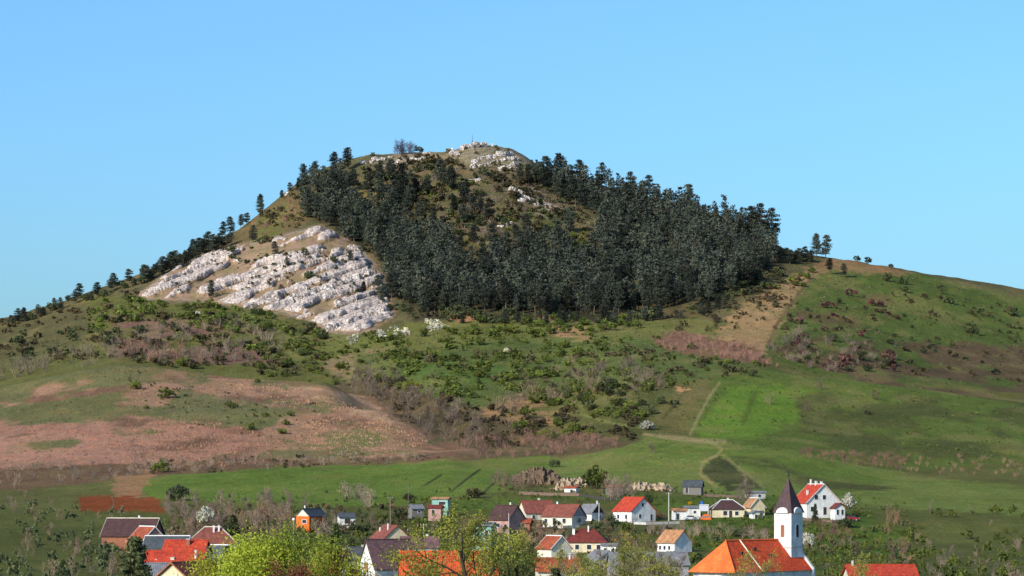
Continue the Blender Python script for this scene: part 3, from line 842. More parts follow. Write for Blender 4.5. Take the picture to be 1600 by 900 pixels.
# ------------------------------------------------------------------ limestone: ledges made of separate blocks
def rock_mesh(seed):
    r = np.random.default_rng(seed)
    import bmesh
    bm = bmesh.new()
    bmesh.ops.create_cube(bm, size=1.0)
    bmesh.ops.subdivide_edges(bm, edges=bm.edges[:], cuts=2, use_grid_fill=True)
    sk = r.normal(size=2) * 0.15
    for v in bm.verts:
        c = v.co
        c.x += c.z * sk[0]; c.y += c.z * sk[1]
        k = 1 - 0.16 * (abs(c.x) + abs(c.y) + abs(c.z) > 1.2)
        v.co = Vector((c.x + r.normal() * 0.035, c.y * k + r.normal() * 0.05, c.z * k + r.normal() * 0.035))
    for _ in range(2):
        n = Vector(r.normal(size=3)).normalized(); n.z = abs(n.z)
        res = bmesh.ops.bisect_plane(bm, geom=bm.verts[:] + bm.edges[:] + bm.faces[:], plane_co=n * r.uniform(0.42, 0.52), plane_no=n, clear_outer=True)
        ed = [e for e in res['geom_cut'] if isinstance(e, bmesh.types.BMEdge)]
        try: bmesh.ops.contextual_create(bm, geom=ed)
        except Exception: pass
    me = bpy.data.meshes.new("rock_block"); bm.to_mesh(me); bm.free(); me.materials.append(M['rock']); return me
ROCKS = [rock_mesh(400 + k) for k in range(9)]
def ledge(pts, th, label, wblk=9, seed=0, gap=0.12, cat="rock ledge", name="limestone_ledge", proud=0.35, jit=2.0, group="limestone ledges", tilt=.08):
    """blocks along a band: pts (column,row), th = band height in the same units"""
    r = random.Random(seed)
    c = hit(*pts[len(pts) // 2])
    if c is None: return
    root = empty(name, c); tag(root, label, cat, group)
    seglen = sum(math.hypot(pts[i + 1][0] - pts[i][0], pts[i + 1][1] - pts[i][1]) for i in range(len(pts) - 1))
    s = 0.0
    while s < seglen:
        q = s; k = 0
        while k < len(pts) - 2 and q > math.hypot(pts[k + 1][0] - pts[k][0], pts[k + 1][1] - pts[k][1]):
            q -= math.hypot(pts[k + 1][0] - pts[k][0], pts[k + 1][1] - pts[k][1]); k += 1
        a_, b_ = pts[k], pts[k + 1]; L = math.hypot(b_[0] - a_[0], b_[1] - a_[1]); t = min(1, q / L)
        w = wblk * r.uniform(0.6, 1.5)
        if r.random() > gap:
            px = a_[0] + (b_[0] - a_[0]) * t; py = a_[1] + (b_[1] - a_[1]) * t + r.uniform(-jit, jit)
            p = hit(px, py)
            if p is not None:
                m = p.y / F
                h = th * r.uniform(0.55, 1.25)
                o = obj("rock_block", r.choice(ROCKS), root)
                o.location = p + Vector((0, -h * m * 0.15, h * m * (proud - 0.25))) - c
                o.rotation_euler = (r.uniform(-0.25, 0.15), math.atan2(-(a_[1] - b_[1]), b_[0] - a_[0]) + r.uniform(-tilt, tilt), r.uniform(-.2 - tilt, .2 + tilt))
                o.scale = (w * m * 1.15, h * m * r.uniform(0.9, 1.4), h * m * 1.0)
        s += w
    return root
# the bedded limestone face: stepped slabs with cross joints, turf on the treads
fc = np.arange(212, 628, 1.25); fd = np.arange(1605, 2000, 1.5)
FX = (fc[:, None] - PX0) / F * fd[None, :]; FY = np.repeat(fd[None, :], len(fc), 0)
ci = np.interp(fc, cg, np.arange(len(cg))); i0 = ci.astype(int); fa = (ci - i0)[:, None]
Zc = Zw[i0] * (1 - fa) + Zw[np.minimum(i0 + 1, len(cg) - 1)] * fa
FZ = np.stack([np.interp(fd, dg, Zc[k]) for k in range(len(fc))])
FPX = np.repeat(fc[:, None], len(fd), 1); FPY = YH - F * (FZ - ZC) / FY
sdr = sdist(FPX + 10 * fbm(FX / 9, FY / 9, 141, 3), FPY + 6 * fbm(FX / 9, FY / 9, 145, 3), ROCK)
def strata(P, seed, joint):
    su = FZ * 0.91 - FX * 0.41 + 2.0 * fbm(FX / 26, FZ / 26, seed, 3)
    b_ = np.floor(su / P); fr = su / P - b_
    al = FX * 0.93 + FZ * 0.36 + (_hash(b_, b_ * 0, seed + 1)) * 20 + 1.2 * fbm(FX / 3, FZ / 3, seed + 5, 2)
    cell = np.floor(al / joint); cf = al / joint - cell
    rj = _hash(cell, b_, seed + 2)
    edge = np.clip(np.minimum(cf, 1 - cf) / 0.06, 0, 1)
    top = 0.52 + 0.25 * rj
    pr = np.clip(fr / 0.08, 0, 1) * np.where(fr < top, 1.0, np.clip((1 - fr) / (1 - top), 0, 1))
    return pr * (0.7 + 0.45 * rj) * (0.72 + 0.28 * edge), (fr < top + .04) & (fr > 0.02), edge, b_
d1, m1, e1_, b1 = strata(7.0, 151, 12.0)
d2, m2, e2_, b2 = strata(1.9, 171, 7.0)
cov = 1.25 * fbm((FX * .91 + FZ * .41) / 24, (FZ * .91 - FX * .41) / 8, 161, 4) + 0.4 * (_hash(b1, b1 * 0, 165) - .45) + np.clip((FPX - 420) / 500, -.12, .16)
cov = cov - .42 * np.clip((432 - FPY) / 40, 0, 1) * np.clip((FPX - 300) / 60, 0, 1) + .06
exposed = np.clip((cov + .21) * 5.5, 0, 1)
disp = exposed * (2.8 * d1 + 1.25 * d2) + 0.3 * fbm(FX / 2, FZ / 2, 181, 3) * exposed + 0.25
inside = np.clip(sdr / 8, -1, 1)
disp = np.where(inside > 0, disp * inside, inside * 5)
rk_ = (m1 * np.clip(exposed * 1.3, 0, 1) + (~m1) * m2 * np.clip((cov + .02) * 4, 0, 1)) * np.clip(inside * 2, 0, 1) * (0.5 + 0.5 * np.minimum(e1_, .4 + .6 * e2_))
FV = np.stack([FX, FY - disp * 0.80, FZ + disp * 0.60], -1)
ii, jj = np.meshgrid(np.arange(len(fc) - 1), np.arange(len(fd) - 1), indexing='ij')
keepq = (sdr[:-1, :-1] > -4)
a = (ii * len(fd) + jj)[keepq]; nd_ = len(fd)
face_me = mesh_np("rock_face", FV.reshape(-1, 3), quads=np.stack([a, a + nd_, a + nd_ + 1, a + 1], -1))
at_ = face_me.attributes.new("bare", 'FLOAT', 'POINT'); at_.data.foreach_set("value", rk_.ravel().astype(np.float32))
def face_mat():
    m, nt, b = nodes('limestone_and_turf')
    at = N(nt, "ShaderNodeAttribute", attribute_name="bare"); geo = N(nt, "ShaderNodeNewGeometry"); pos = geo.outputs["Position"]
    f = noise(nt, 0.5, pos, 6, 0.7)
    rock_ = mixc(nt, ramp(nt, f, 0.36, 0.60), lin(172, 156, 146), lin(226, 215, 206))
    rock_ = mixc(nt, ramp(nt, noise(nt, 1.9, pos, 5, 0.7), 0.38, 0.56), lin(132, 110, 97), rock_)
    vo = N(nt, "ShaderNodeTexVoronoi", feature='DISTANCE_TO_EDGE'); vo.inputs["Scale"].default_value = 0.42
    vm = N(nt, "ShaderNodeMapping"); vm.inputs["Rotation"].default_value = (0, R(-21), 0); vm.inputs["Scale"].default_value = (0.42, 0.42, 1.1)
    wv = N(nt, "ShaderNodeVectorMath", operation='ADD'); nz = N(nt, "ShaderNodeTexNoise"); nz.inputs["Scale"].default_value = .6; nt.links.new(pos, nz.inputs["Vector"])
    nt.links.new(pos, wv.inputs[0]); nt.links.new(nz.outputs["Color"], wv.inputs[1]); nt.links.new(wv.outputs[0], vm.inputs[0]); nt.links.new(vm.outputs[0], vo.inputs["Vector"])
    rock_ = mixc(nt, ramp(nt, vo.outputs["Distance"], 0.0, 0.05), lin(118, 98, 88), rock_)
    turf = mixc(nt, ramp(nt, noise(nt, 0.14, pos, 5, 0.65), 0.40, 0.62), lin(146, 116, 96), lin(122, 108, 74))
    turf = mixc(nt, ramp(nt, noise(nt, 1.2, pos, 5, 0.7), 0.58, 0.38), turf, mixc(nt, 1.0, turf, (.6, .6, .6), 'MULTIPLY'))
    mxn = N(nt, "ShaderNodeMath", operation='ADD'); nt.links.new(at.outputs["Fac"], mxn.inputs[0])
    nn = N(nt, "ShaderNodeMapRange"); nn.inputs[3].default_value = -.35; nn.inputs[4].default_value = .35; nt.links.new(noise(nt, 0.7, pos, 5, .7), nn.inputs[0]); nt.links.new(nn.outputs[0], mxn.inputs[1])
    nt.links.new(mixc(nt, ramp(nt, mxn.outputs[0], 0.34, 0.52), turf, rock_), b.inputs["Base Color"])
    bump(nt, b, noise(nt, 1.3, pos, 6, .7), .8, .5)
    b.inputs["Roughness"].default_value = 1
    return m
face_me.materials.append(face_mat())
def onface(p, x):
    """moves a foot that falls on the rock face out to its real surface"""
    i_ = int(round((x - 212) / 1.25)); j_ = int(round((p.y - 1605) / 1.5))
    if 0 <= i_ < len(fc) and 0 <= j_ < len(fd) and sdr[i_, j_] > 0: return Vector(FV[i_, j_])
    return p
tag(obj("rock_face", face_me), "bedded white limestone face with turf ledges on the left of the hill", "rock face")
LEDGES = [
 ([(226,460),(250,440),(285,418),(330,396)], 10, "pale limestone ledge at the far left tip of the rock face"),
 ([(256,466),(300,456),(345,448),(385,436)], 13, "long pale ledge low on the left of the rock face"),
 ([(268,450),(310,432),(350,420),(372,412)], 9, "short broken ledge above the left foot of the rock face"),
 ([(300,428),(340,410),(400,396),(450,388)], 7, "thin broken ledge high on the left of the rock face"),
 ([(330,452),(368,440),(400,434)], 9, "pale blocks behind the small pine on the rock face"),
 ([(390,480),(420,470),(452,456)], 14, "blocky pale ledge at the middle foot of the rock face"),
 ([(425,484),(450,478),(470,466)], 12, "lowest pale blocks at the middle foot of the rock face"),
 ([(412,444),(450,430),(500,416),(540,404)], 9, "broken ledge across the middle of the rock face"),
 ([(455,472),(475,462),(480,455)], 20, "big square limestone buttress in the middle of the rock face"),
 ([(484,466),(520,452),(560,438),(578,430)], 17, "thick white ledge right of the big square buttress"),
 ([(484,448),(520,436),(556,424),(574,416)], 9, "thin ledge just above the thick white ledge"),
 ([(466,497),(500,486),(530,474),(562,458)], 11, "long ledge below the grassy ramp on the rock face"),
 ([(485,506),(520,495),(556,482),(590,464)], 11, "second ledge below the grassy ramp on the rock face"),
 ([(515,516),(545,508),(575,496),(604,484)], 15, "lowest white ledge at the right foot of the rock face"),
 ([(540,500),(572,486),(600,470)], 12, "pale ledge at the right edge of the rock face"),
 ([(470,402),(510,394),(530,386)], 7, "small ledge high in the middle of the rock face"),
 ([(484,380),(506,372),(512,360)], 8, "pale blocks at the very top of the rock face"),
 ([(536,398),(556,386),(566,396)], 10, "pale blocks beside the pines at the top right of the rock face"),
 ([(356,462),(352,470)], 8, "few pale blocks under the small pine"),
 ([(306,492),(322,490)], 7, "small pale boulders in the scrub under the rock face"),
]
LEDGES = [LEDGES[k] for k in (5, 8, 9, 13, 17, 19)]
for i, (p, t, l) in enumerate(LEDGES): ledge(p, t, l, seed=i, wblk=9 if t < 12 else 12, gap=.2)
SUM = [
 ([(704,236),(722,232),(745,227),(772,226),(788,232)], 9, "white rocks forming the very summit of the hill"),
 ([(708,244),(718,240)], 9, "pale rocks left of the summit mast"),
 ([(732,254),(755,249),(780,243),(800,238)], 8, "slanting white ledge just under the summit"),
 ([(740,262),(765,256),(790,250),(812,246)], 6, "lower slanting pale ledge under the summit"),
 ([(784,264),(800,260),(812,256)], 8, "pale rocks beside the pines right of the summit"),
 ([(566,256),(590,250),(615,246)], 6, "pale broken rocks on the left shoulder of the summit"),
 ([(610,254),(640,250),(670,248)], 5, "thin pale ledge under the purple bush near the summit"),
 ([(655,238),(675,238)], 5, "small pale rocks right of the purple bush near the summit"),
 ([(800,296),(815,304),(830,312)], 6, "upper pale scree rocks under the pines right of the summit"),
 ([(812,312),(835,318),(858,322)], 6, "lower pale scree rocks under the pines right of the summit"),
 ([(736,284),(752,280)], 4, "small pale rocks in the scrub below the summit"),
 ([(448,304),(458,294)], 6, "pale rocks on the left skyline among pines"),
 ([(782,352),(800,350)], 5, "pale rocks in the middle of the scrub slope"),
]
for i, (p, t, l) in enumerate(SUM): ledge(p, t * 1.1, l, seed=50 + i, wblk=7, proud=0.34, jit=2.2, gap=.12, tilt=.3)
# summit mast
p = hitg(738, 226)
mast = empty("summit_mast", p); tag(mast, "thin dark mast standing on the white summit rocks", "mast")
MB().tube((0, 0, -1), (0, 0, 6.6), 0.16, 0.07, 8).build("pole", M['dark_wood'], mast)
MB().tube((0, 0, -0.5), (0, 0, 2.4), 0.34, 0.28, 8).build("base_post", M['dark_wood'], mast)
b = MB(); b.box(-0.35, 0.35, -0.05, 0.05, 4.0, 4.12); b.build("cross_bar", M['dark_wood'], mast)

# ------------------------------------------------------------------ pines on the hill
FOREST = [  # (polygon of trunk feet, spacing, group phrase, label)
 ([(724,430),(770,410),(850,388),(905,372),(935,345),(900,325),(850,300),(828,272),(862,280),(905,290),(960,303),(1050,322),(1120,340),(1170,355),(1212,386),(1216,418),(1180,446),(1120,470),(1060,484),(1000,494),(850,496),(724,490)], 10.0,
   "pines of the big forest on the right slope"),
 ([(610,470),(600,420),(560,385),(520,360),(470,340),(480,318),(520,330),(600,340),(650,370),(700,380),(720,420),(724,490),(660,490)], 9.5,
   "pines of the dark wood right of the rock face"),
 ([(480,345),(474,310),(500,292),(545,282),(556,305),(540,340),(510,350)], 11, "pines on the upper left shoulder"),
]
allp = []
for fi, (poly, sp, grp) in enumerate(FOREST):
    x0 = min(p[0] for p in poly); x1 = max(p[0] for p in poly); y0 = min(p[1] for p in poly); y1 = max(p[1] for p in poly)
    y = y0
    r = random.Random(500 + fi)
    while y < y1:
        x = x0 + r.random() * sp
        while x < x1:
            xx = x + r.uniform(-.45, .45) * sp; yy = y + r.uniform(-.5, .5) * sp * 0.8
            if in_poly(np.array([xx]), np.array([yy]), poly)[0] and r.random() < 0.90 and vnoise(np.array([xx / 22]), np.array([yy / 14]), 9)[0] > 0.16:
                # a thinner strip of broadleaf scrub runs into the middle of the wood
                if not (fi == 0 and 850 < xx < 935 and 345 < yy < 405 and r.random() < 0.8): allp.append((xx, yy, fi))
            x += sp
        y += sp * 0.8
def cover(t):
    x, y, f = t
    return sum(1 for a_, b_, _ in allp if abs(a_ - x) < 9 and 2 < b_ - y < 34)
def seen_h(t):
    x, y, f = t
    c_ = [b_ - y for a_, b_, _ in allp if abs(a_ - x) < 9 and b_ - y > 1.5]
    return min(c_) if c_ else 60
order = sorted(allp, key=lambda t: -seen_h(t))
single, rest = order[:154], order[154:]
LBL = {0: ["dark pine at the lower edge of the big forest", "dark pine on the skyline of the big forest", "dark pine inside the big forest on the right slope"],
       1: ["dark pine at the lower edge of the wood beside the rock face", "dark pine at the upper edge of the wood beside the rock face", "dark pine inside the wood beside the rock face"],
       2: ["dark pine in the clump on the upper left shoulder"] * 3}
for x, y, f in single:
    p = hitg(x, y)
    p.z -= 0.3
    sky_ = hit(x, y - 16) is None
    w = 0 if (seen_h((x, y, f)) > 30 and not sky_) else (1 if sky_ else 2)
    l = LBL[f][w]
    if f == 0: l = l.replace('big forest', 'big forest, ' + ('left third' if x < 890 else 'middle third' if x < 1050 else 'right third')).replace(' on the right slope', '')
    pine(p, min(20, 8.5 + 9 * rnd.random() ** .7 + 3 * rnd.random() ** 3), l, l.replace("dark pine", "dark pines"), sq=rnd.uniform(0.95, 1.25))
pl = []; pt = []
for x, y, f in rest:
    p = hit(x, y)
    if p is None: continue
    p.z -= 0.3
    k = rnd.randrange(len(PINES)); h = 8.5 + 8.5 * rnd.random() ** .7; sq = rnd.uniform(0.95, 1.25)
    c_ = PINES[k][3]; t_ = PINES[k][2]
    n = len(c_[1]); keep = np.sort(rng.choice(n, int(n * 0.15), replace=False))
    v_ = c_[0].reshape(-1, 4, 3)[keep]; m_ = v_.mean(1, keepdims=True); v_ = (m_ + (v_ - m_) * 1.75).reshape(-1, 3)
    pl.append((v_, np.arange(len(v_)).reshape(-1, 4), p, h, sq)); pt.append((t_[0][:6 * 8], t_[1][:6 * 4], p, h, sq))
pf = mass("pine_forest", pl, "dense dark pine forest filling the middle of the hillside", "forest", pine_leaf)
tk = mass("trunk", pt, None, None, M['pine_bark']); tk.parent = pf

# single pines that stand out
ONE = [
 (407, 322, 30, "round pine alone on the left skyline above the slope"), (376, 342, 24, "taller dark pine on the left skyline beside a lower one"),
 (360, 356, 28, "low dark pine on the left skyline left of a taller one"), (541, 268, 38, "tallest pine on the upper left skyline"),
 (523, 268, 32, "pine just left of the tallest one on the upper left skyline"), (491, 286, 34, "broad pine at the left end of the upper skyline clump"),
 (475, 290, 34, "slim pine on the left skyline edge of the upper clump"), (466, 300, 22, "small pine on the left skyline below the upper clump"),
 (386, 352, 20, "low round pine on the left skyline between two taller ones"), (348, 362, 26, "dark pine at the upper end of the left skyline row"), (440, 310, 13, "tiny pine on the steep part of the left skyline"), (453, 302, 17, "small pine on the left skyline beside pale rocks"),
 (628, 318, 62, "big dark spruce-like pine high on the scrub slope"), (612, 322, 40, "pine left of the big spruce-like pine"), (690, 290, 42, "dark pine alone below the summit"),
 (704, 298, 36, "dark pine right of the lone one below the summit"), (552, 330, 34, "dark pine above the grassy ledge on the left shoulder"),
 (330, 466, 28, "small dark pine standing on the white rock face"), (430, 400, 24, "dark round pine high on the rock face"), (396, 380, 28, "dark pine above the top of the rock face"),
 (568, 462, 22, "dark pine low at the right of the rock face"), (450, 424, 16, "small dark pine bush in the middle of the rock face"), (548, 416, 18, "small dark pine near the right edge of the rock face"),
 (592, 466, 34, "bushy dark pine at the foot of the rock face"), (598, 480, 30, "low dark pine at the right corner of the rock face"),
 (650, 224, 12, "tiny dark pine beside the purple bush at the summit"),
 (1276, 399, 36, "left one of the two lone pines on the right ridge"), (1290, 399, 37, "right one of the two lone pines on the right ridge"),
 (1297, 428, 26, "dark pine below the two lone pines on the right ridge"), (1318, 432, 22, "low dark pine right of the path on the right ridge"),
 (874, 284, 46, "tall skyline pine at the left end of the big forest"), (905, 288, 40, "skyline pine right of the tall left one"), (940, 294, 40, "flat topped skyline pine above the big forest"),
 (985, 303, 36, "skyline pine left of the middle of the big forest"), (1012, 308, 36, "skyline pine in the middle of the big forest"),
 (1188, 375, 58, "tallest dark pine at the right end of the big forest"), (1206, 378, 54, "broad dark pine at the very right end of the big forest"), (1172, 368, 48, "dark pine behind the right end of the big forest"),
 (812, 285, 30, "small pine right below the summit rocks"), (826, 290, 34, "pine at the upper left corner of the big forest"), (843, 292, 38, "pine with a pale trunk at the upper left of the big forest"),
 (1010, 470, 40, "pine with a pale trunk low in the big forest"),
]
for x, y, hp, l in ONE:
    p = onface(hitg(x, y), x)
    p.z -= 0.3
    pine(p, hp * p.y / F, l, sq=1.15 if hp > 20 else 1.4, k=(5 if 'spruce' in l else rnd.randrange(5)))
r = random.Random(77)
for k in range(34):       # row on the left skyline
    x = 222 + k * 4.2 + r.uniform(-2, 2)
    y = 436 - (x - 222) * 0.42 + r.uniform(-2, 8)
    p = hitg(x, y)
    if p: pine(p - Vector((0, 0, .4)), r.uniform(16, 30) * p.y / F, "dark pine in the row down the left skyline", "dark pines in the row down the left skyline", k=r.randrange(5), sq=1.35)
for k in range(22):
    x = 20 + k * 9.5 + r.uniform(-4, 4); p = hitg(x, 500 - (x - 20) * .31 + r.uniform(-3, 10))
    if k % 3: pine(p - Vector((0, 0, .4)), r.uniform(12, 26) * p.y / F, "dark pine on the lowest part of the left ridge", "dark pines on the lowest part of the left ridge", k=r.randrange(5), sq=1.4)
    else: shrub('dark', p, r.uniform(14, 22) * p.y / F, "dark shrub on the lowest part of the left ridge", "dark shrubs on the lowest part of the left ridge")
for k in range(12):
    x = 1216 + k * 4.6; y = 408 + r.uniform(-4, 8)
    p = hitg(x, y)
    if p: pine(p - Vector((0, 0, .4)), r.uniform(15, 26) * p.y / F, "low dark pine between the forest and the ridge path", "low dark pines between the forest and the ridge path", k=r.randrange(5), sq=1.4)

for k, (x, y) in enumerate(pts_in([(560,290),(640,280),(720,300),(760,340),(900,350),(860,400),(720,390),(640,350),(570,325)], 30, 811, 9)):
    p = hitg(x, y); pine(p - Vector((0, 0, .4)), r.uniform(20, 40) * p.y / F, "dark pine scattered on the scrub slope above the wood", "dark pines scattered on the scrub slope", k=r.randrange(7), sq=1.25)
for k, (x, y) in enumerate(pts_in([(640,494),(760,498),(900,500),(1040,494),(1150,470),(1150,484),(1040,508),(860,512),(660,506)], 26, 821, 12)):
    p = hitg(x, y); pine(p - Vector((0, 0, .4)), r.uniform(12, 34) * p.y / F, "dark pine standing out in front of the forest edge", "dark pines in front of the forest edge", k=r.randrange(7), sq=1.3)
# ------------------------------------------------------------------ shrubs of the slopes
LVL = [shrub_parts(np.random.default_rng(700 + k), 6, 9, .75, .115)[1] for k in range(6)]
LV = [shrub_parts(np.random.default_rng(720 + k), 8, 10, .75, .10)[1] for k in range(4)]
LEAFM = {'fresh': L_fresh, 'dark': L_dark, 'olive': L_olive, 'white': L_white, 'maroon': L_mauve, 'yellow': L_yel}
def rough(kind, poly, n, wpx, label, seed, name="rough_growth", cat="scrub", sq=1.1):
    r = random.Random(seed); out = []
    for x, y in pts_in(poly, int(n * 1.6), seed):      # in drifts and clumps
        if vnoise(np.array([x / 26]), np.array([y / 13]), seed)[0] * .7 + vnoise(np.array([x / 9]), np.array([y / 6]), seed + 3)[0] * .3 < .5: continue
        p = hit(x, y)
        if p is None: continue
        p = onface(p, x)
        v, q = LVL[r.randrange(6)]
        out.append((v, q, p, (wpx[0] + (wpx[1] * 1.15 - wpx[0]) * r.random() ** 1.8) * p.y / F, sq * r.uniform(.8, 1.5)))
    return mass(name, out, label, cat, LEAFM[kind])
def scatter(kind, poly, n, wpx, label, group, seed, mind=6, sq=1.0, stuff=False):
    if stuff: return rough(kind, poly, n, wpx, group, seed, "shrub_patch")
    r = random.Random(seed)
    for x, y in pts_in(poly, n, seed, mind):
        p = hit(x, y)
        if p is None: continue
        p = onface(p, x)
        w = (wpx[0] * .7 + (wpx[1] * 1.15 - wpx[0] * .7) * r.random() ** 1.7) * p.y / F
        shrub(kind, p - Vector((0, 0, 0.05 * w)), w, label, group, sq=sq * r.uniform(0.9, 1.15))
MEADOW = [(480,570),(560,545),(640,520),(760,520),(900,520),(1010,530),(1010,560),(900,590),(760,600),(640,610),(560,600)]
scatter('fresh', MEADOW, 60, (10, 24), "rounded fresh green shrub on the meadow under the forest", "fresh green shrubs on the meadow under the forest", 1)
scatter('fresh', [(680,500),(760,495),(960,500),(1000,512),(880,524),(720,520)], 26, (12, 26), "bright green shrub along the lower forest edge", "bright green shrubs along the lower forest edge", 2)
scatter('fresh', [(740,690),(800,640),(860,600),(980,600),(990,660),(900,690)], 34, (12, 26), "green shrub around the sandy bank in the gully", "green shrubs around the sandy bank in the gully", 3)
scatter('dark', [(850,600),(1000,590),(1050,610),(1020,660),(930,650)], 24, (12, 26), "dark green shrub on the slope left of the steep track", "dark green shrubs left of the steep track", 4)
scatter('fresh', [(200,470),(300,480),(420,490),(470,520),(330,520),(200,500)], 34, (10, 24), "green shrub in the scrub belt under the rock face", "green shrubs in the belt under the rock face", 5)
scatter('dark', [(200,485),(420,490),(540,520),(480,570),(330,560),(220,540)], 30, (10, 22), "dark green shrub in the scrub belt under the rock face", "dark shrubs in the belt under the rock face", 6)
scatter('fresh', [(380,560),(480,540),(600,590),(660,640),(560,610),(420,590)], 30, (12, 24), "green shrub in the gully behind the brown knoll", "green shrubs behind the brown knoll", 7)
scatter('olive', [(560,260),(700,250),(830,290),(930,360),(900,400),(780,420),(690,370),(600,330)], 95, (10, 24), "olive brown shrub on the scrub slope below the summit", "olive brown shrubs below the summit", 8, 5, stuff=True)
scatter('dark', [(600,280),(700,270),(820,320),(880,380),(780,410),(690,370)], 30, (9, 18), "dark shrub on the scrub slope below the summit", "dark shrubs below the summit", 9, 6, stuff=True)
scatter('olive', [(380,390),(400,345),(470,300),(478,350),(430,378)], 16, (8, 16), "olive shrub on the left slope above the rock face", "olive shrubs above the rock face", 10, stuff=True)
scatter('fresh', [(410,350),(450,315),(480,300),(480,345)], 7, (8, 14), "green shrub under the left skyline pines", "green shrubs under the left skyline pines", 11)
scatter('fresh', [(820,370),(930,365),(930,400),(840,410)], 16, (14, 24), "pale green broadleaf tree in the middle of the pines", "pale green broadleaf trees in the middle of the pines", 12, 7)
scatter('dark', [(1210,470),(1400,450),(1400,540),(1230,560)], 16, (8, 17), "dark shrub on the green right flank", "dark shrubs on the green right flank", 13, 12)
scatter('dark', [(1230,560),(1400,560),(1400,590),(1290,582)], 14, (12, 24), "dark shrub in the hollow behind the right meadow", "dark shrubs in the hollow behind the right meadow", 14)
scatter('fresh', [(1110,490),(1190,450),(1270,425),(1260,450),(1180,490)], 12, (9, 16), "green shrub along the sandy path on the right flank", "green shrubs along the sandy path", 15)
scatter('dark', [(300,400),(420,380),(560,400),(580,450),(430,440)], 20, (9, 18), "small dark shrub growing in the white rock face", "small dark shrubs in the white rock face", 16, 10)
scatter('olive', [(320,410),(440,385),(570,420),(540,450),(400,450)], 14, (6, 11), "small olive shrub growing in the white rock face", "small olive shrubs in the white rock face", 17, 10, stuff=True)
scatter('fresh', [(1020,530),(1130,560),(1200,575),(1100,590),(1000,570)], 14, (8, 14), "green shrub near the red reed patch", "green shrubs near the red reed patch", 18, 10)
scatter('dark', [(-40,560),(190,470),(190,540),(-40,590)], 40, (12, 24), "dark shrub on the far left slope", "dark shrubs on the far left slope", 19, stuff=True)
scatter('dark', [(1405,440),(1600,470),(1600,600),(1405,580)], 30, (9, 18), "dark shrub on the far right flank", "dark shrubs on the far right flank", 20, 12, stuff=True)
scatter('maroon', [(1240,470),(1400,455),(1400,530),(1230,560)], 26, (8, 20), "low maroon shrub on the green right flank", "low maroon shrubs on the right flank", 21, 9, stuff=True)
scatter('maroon', [(1240,545),(1400,560),(1400,592),(1290,584)], 22, (10, 22), "maroon shrub in the hollow behind the right meadow", "maroon shrubs in the hollow behind the right meadow", 22, 8, stuff=True)
scatter('white', [(540,528),(600,508),(680,500),(705,515),(620,526),(550,542)], 150, (4, 10), "white blossoming shrub at the right foot of the rock face", "white blossoming shrubs at the foot of the rock face", 23, 4, stuff=True)
UNIQ = [
 ('fresh',258,622,30,"broad green shrub at the left of the brown knoll"), ('fresh',287,572,26,"green shrub on the crest of the brown knoll"), ('fresh',212,608,24,"green shrub at the photo's left edge on the knoll"),
 ('fresh',402,598,12,"small green shrub near the crest of the knoll"), ('fresh',362,638,18,"green shrub with a dark shadow in the middle of the knoll"), ('fresh',392,672,22,"low green shrub left of a pair on the knoll"),
 ('fresh',440,678,18,"lowest green shrub on the right of the knoll"), ('fresh',446,664,16,"middle one of three green shrubs stacked on the knoll"), ('fresh',455,650,14,"upper one of three green shrubs stacked on the knoll"),
 ('fresh',414,651,14,"pale green shrub in the middle right of the knoll"), ('fresh',228,640,12,"small green shrub low at the left of the knoll"),
 ('yellow',643,612,30,"yellow green tree standing in the meadow"), ('fresh',826,652,32,"large round green shrub on the sandy bank"), ('fresh',860,634,20,"round green shrub right of the sandy bank"),
 ('dark',1176,588,20,"dark round bush on the crest of the right meadow"), ('dark',1355,648,13,"small dark bush casting a shadow on the right meadow"), ('white',792,552,13,"single white blossoming bush in the meadow"),
 ('fresh',1080,545,16,"round green shrub in front of the red reed patch"), ('white',1012,672,26,"greyish white low bush by the junction of tracks"),
 ('dark',278,782,44,"wide dark green bush at the left end of the green field"), ('dark',866,730,22,"green bush on the lip of the earth scarp"),
 ('fresh',254,738,34,"green shrub at the corner of the brown knoll and field"),
 ('olive',1098,430,14,"small olive tree at the upper edge of the path"),
]
for kd, x, y, w, l in UNIQ:
    p = hitg(x, y); w = w * p.y / F
    shrub(kd, p - Vector((0, 0, .05 * w)), w, l)
for x, y, w, l in [(1355,410,16,"dark round shrub on the skyline at the right"),(1338,406,14,"left one of the round skyline shrubs at the right"),(1388,440,22,"dark shrub by the photo's right edge on the flank"),
                   (1392,418,10,"small shrub on the right skyline")]:
    p = hitg(x, y); w = w * p.y / F; shrub('dark', p, w, l)
for x, y, s, l in [(1042,600,0,""),]: pass
for kd, x, y, h, l in [('grey',1283,608,22,"pale leafless bush on the right meadow"),('grey',1368,624,22,"leafless grey bush with a shadow on the right meadow"),('grey',1205,632,26,"faint leafless tree in the middle of the right meadow"),
                       ('mauve',1262,642,18,"leafless bush in the dark part of the right meadow"),('mauve',1022,708,20,"leafless mauve bush with a shadow by the lower track")]:
    p = hitg(x, y); btree(kd, p, h * p.y / F, l, sq=1.1)
p = hitg(634, 240)
o = btree('purple', p, 25 * p.y / F, "wind swept purple leafless bush on the skyline near the summit", sq=1.25)
for dx, hh in ((-13, 15), (-8, 20), (-4, 23), (5, 22), (9, 19)):
    q = hitg(634 + dx, 241)
    btree('purple', q, hh * q.y / F, "purple leafless bush in the wind swept clump near the summit", "wind swept purple clump near the summit", 1.3)
p = hitg(656, 238); shrub('dark', p, 14 * p.y / F, "low dark shrub right of the purple bush on the skyline")
p = hitg(583, 246); shrub('dark', p, 12 * p.y / F, "low dark shrub on the skyline left of the purple bush")

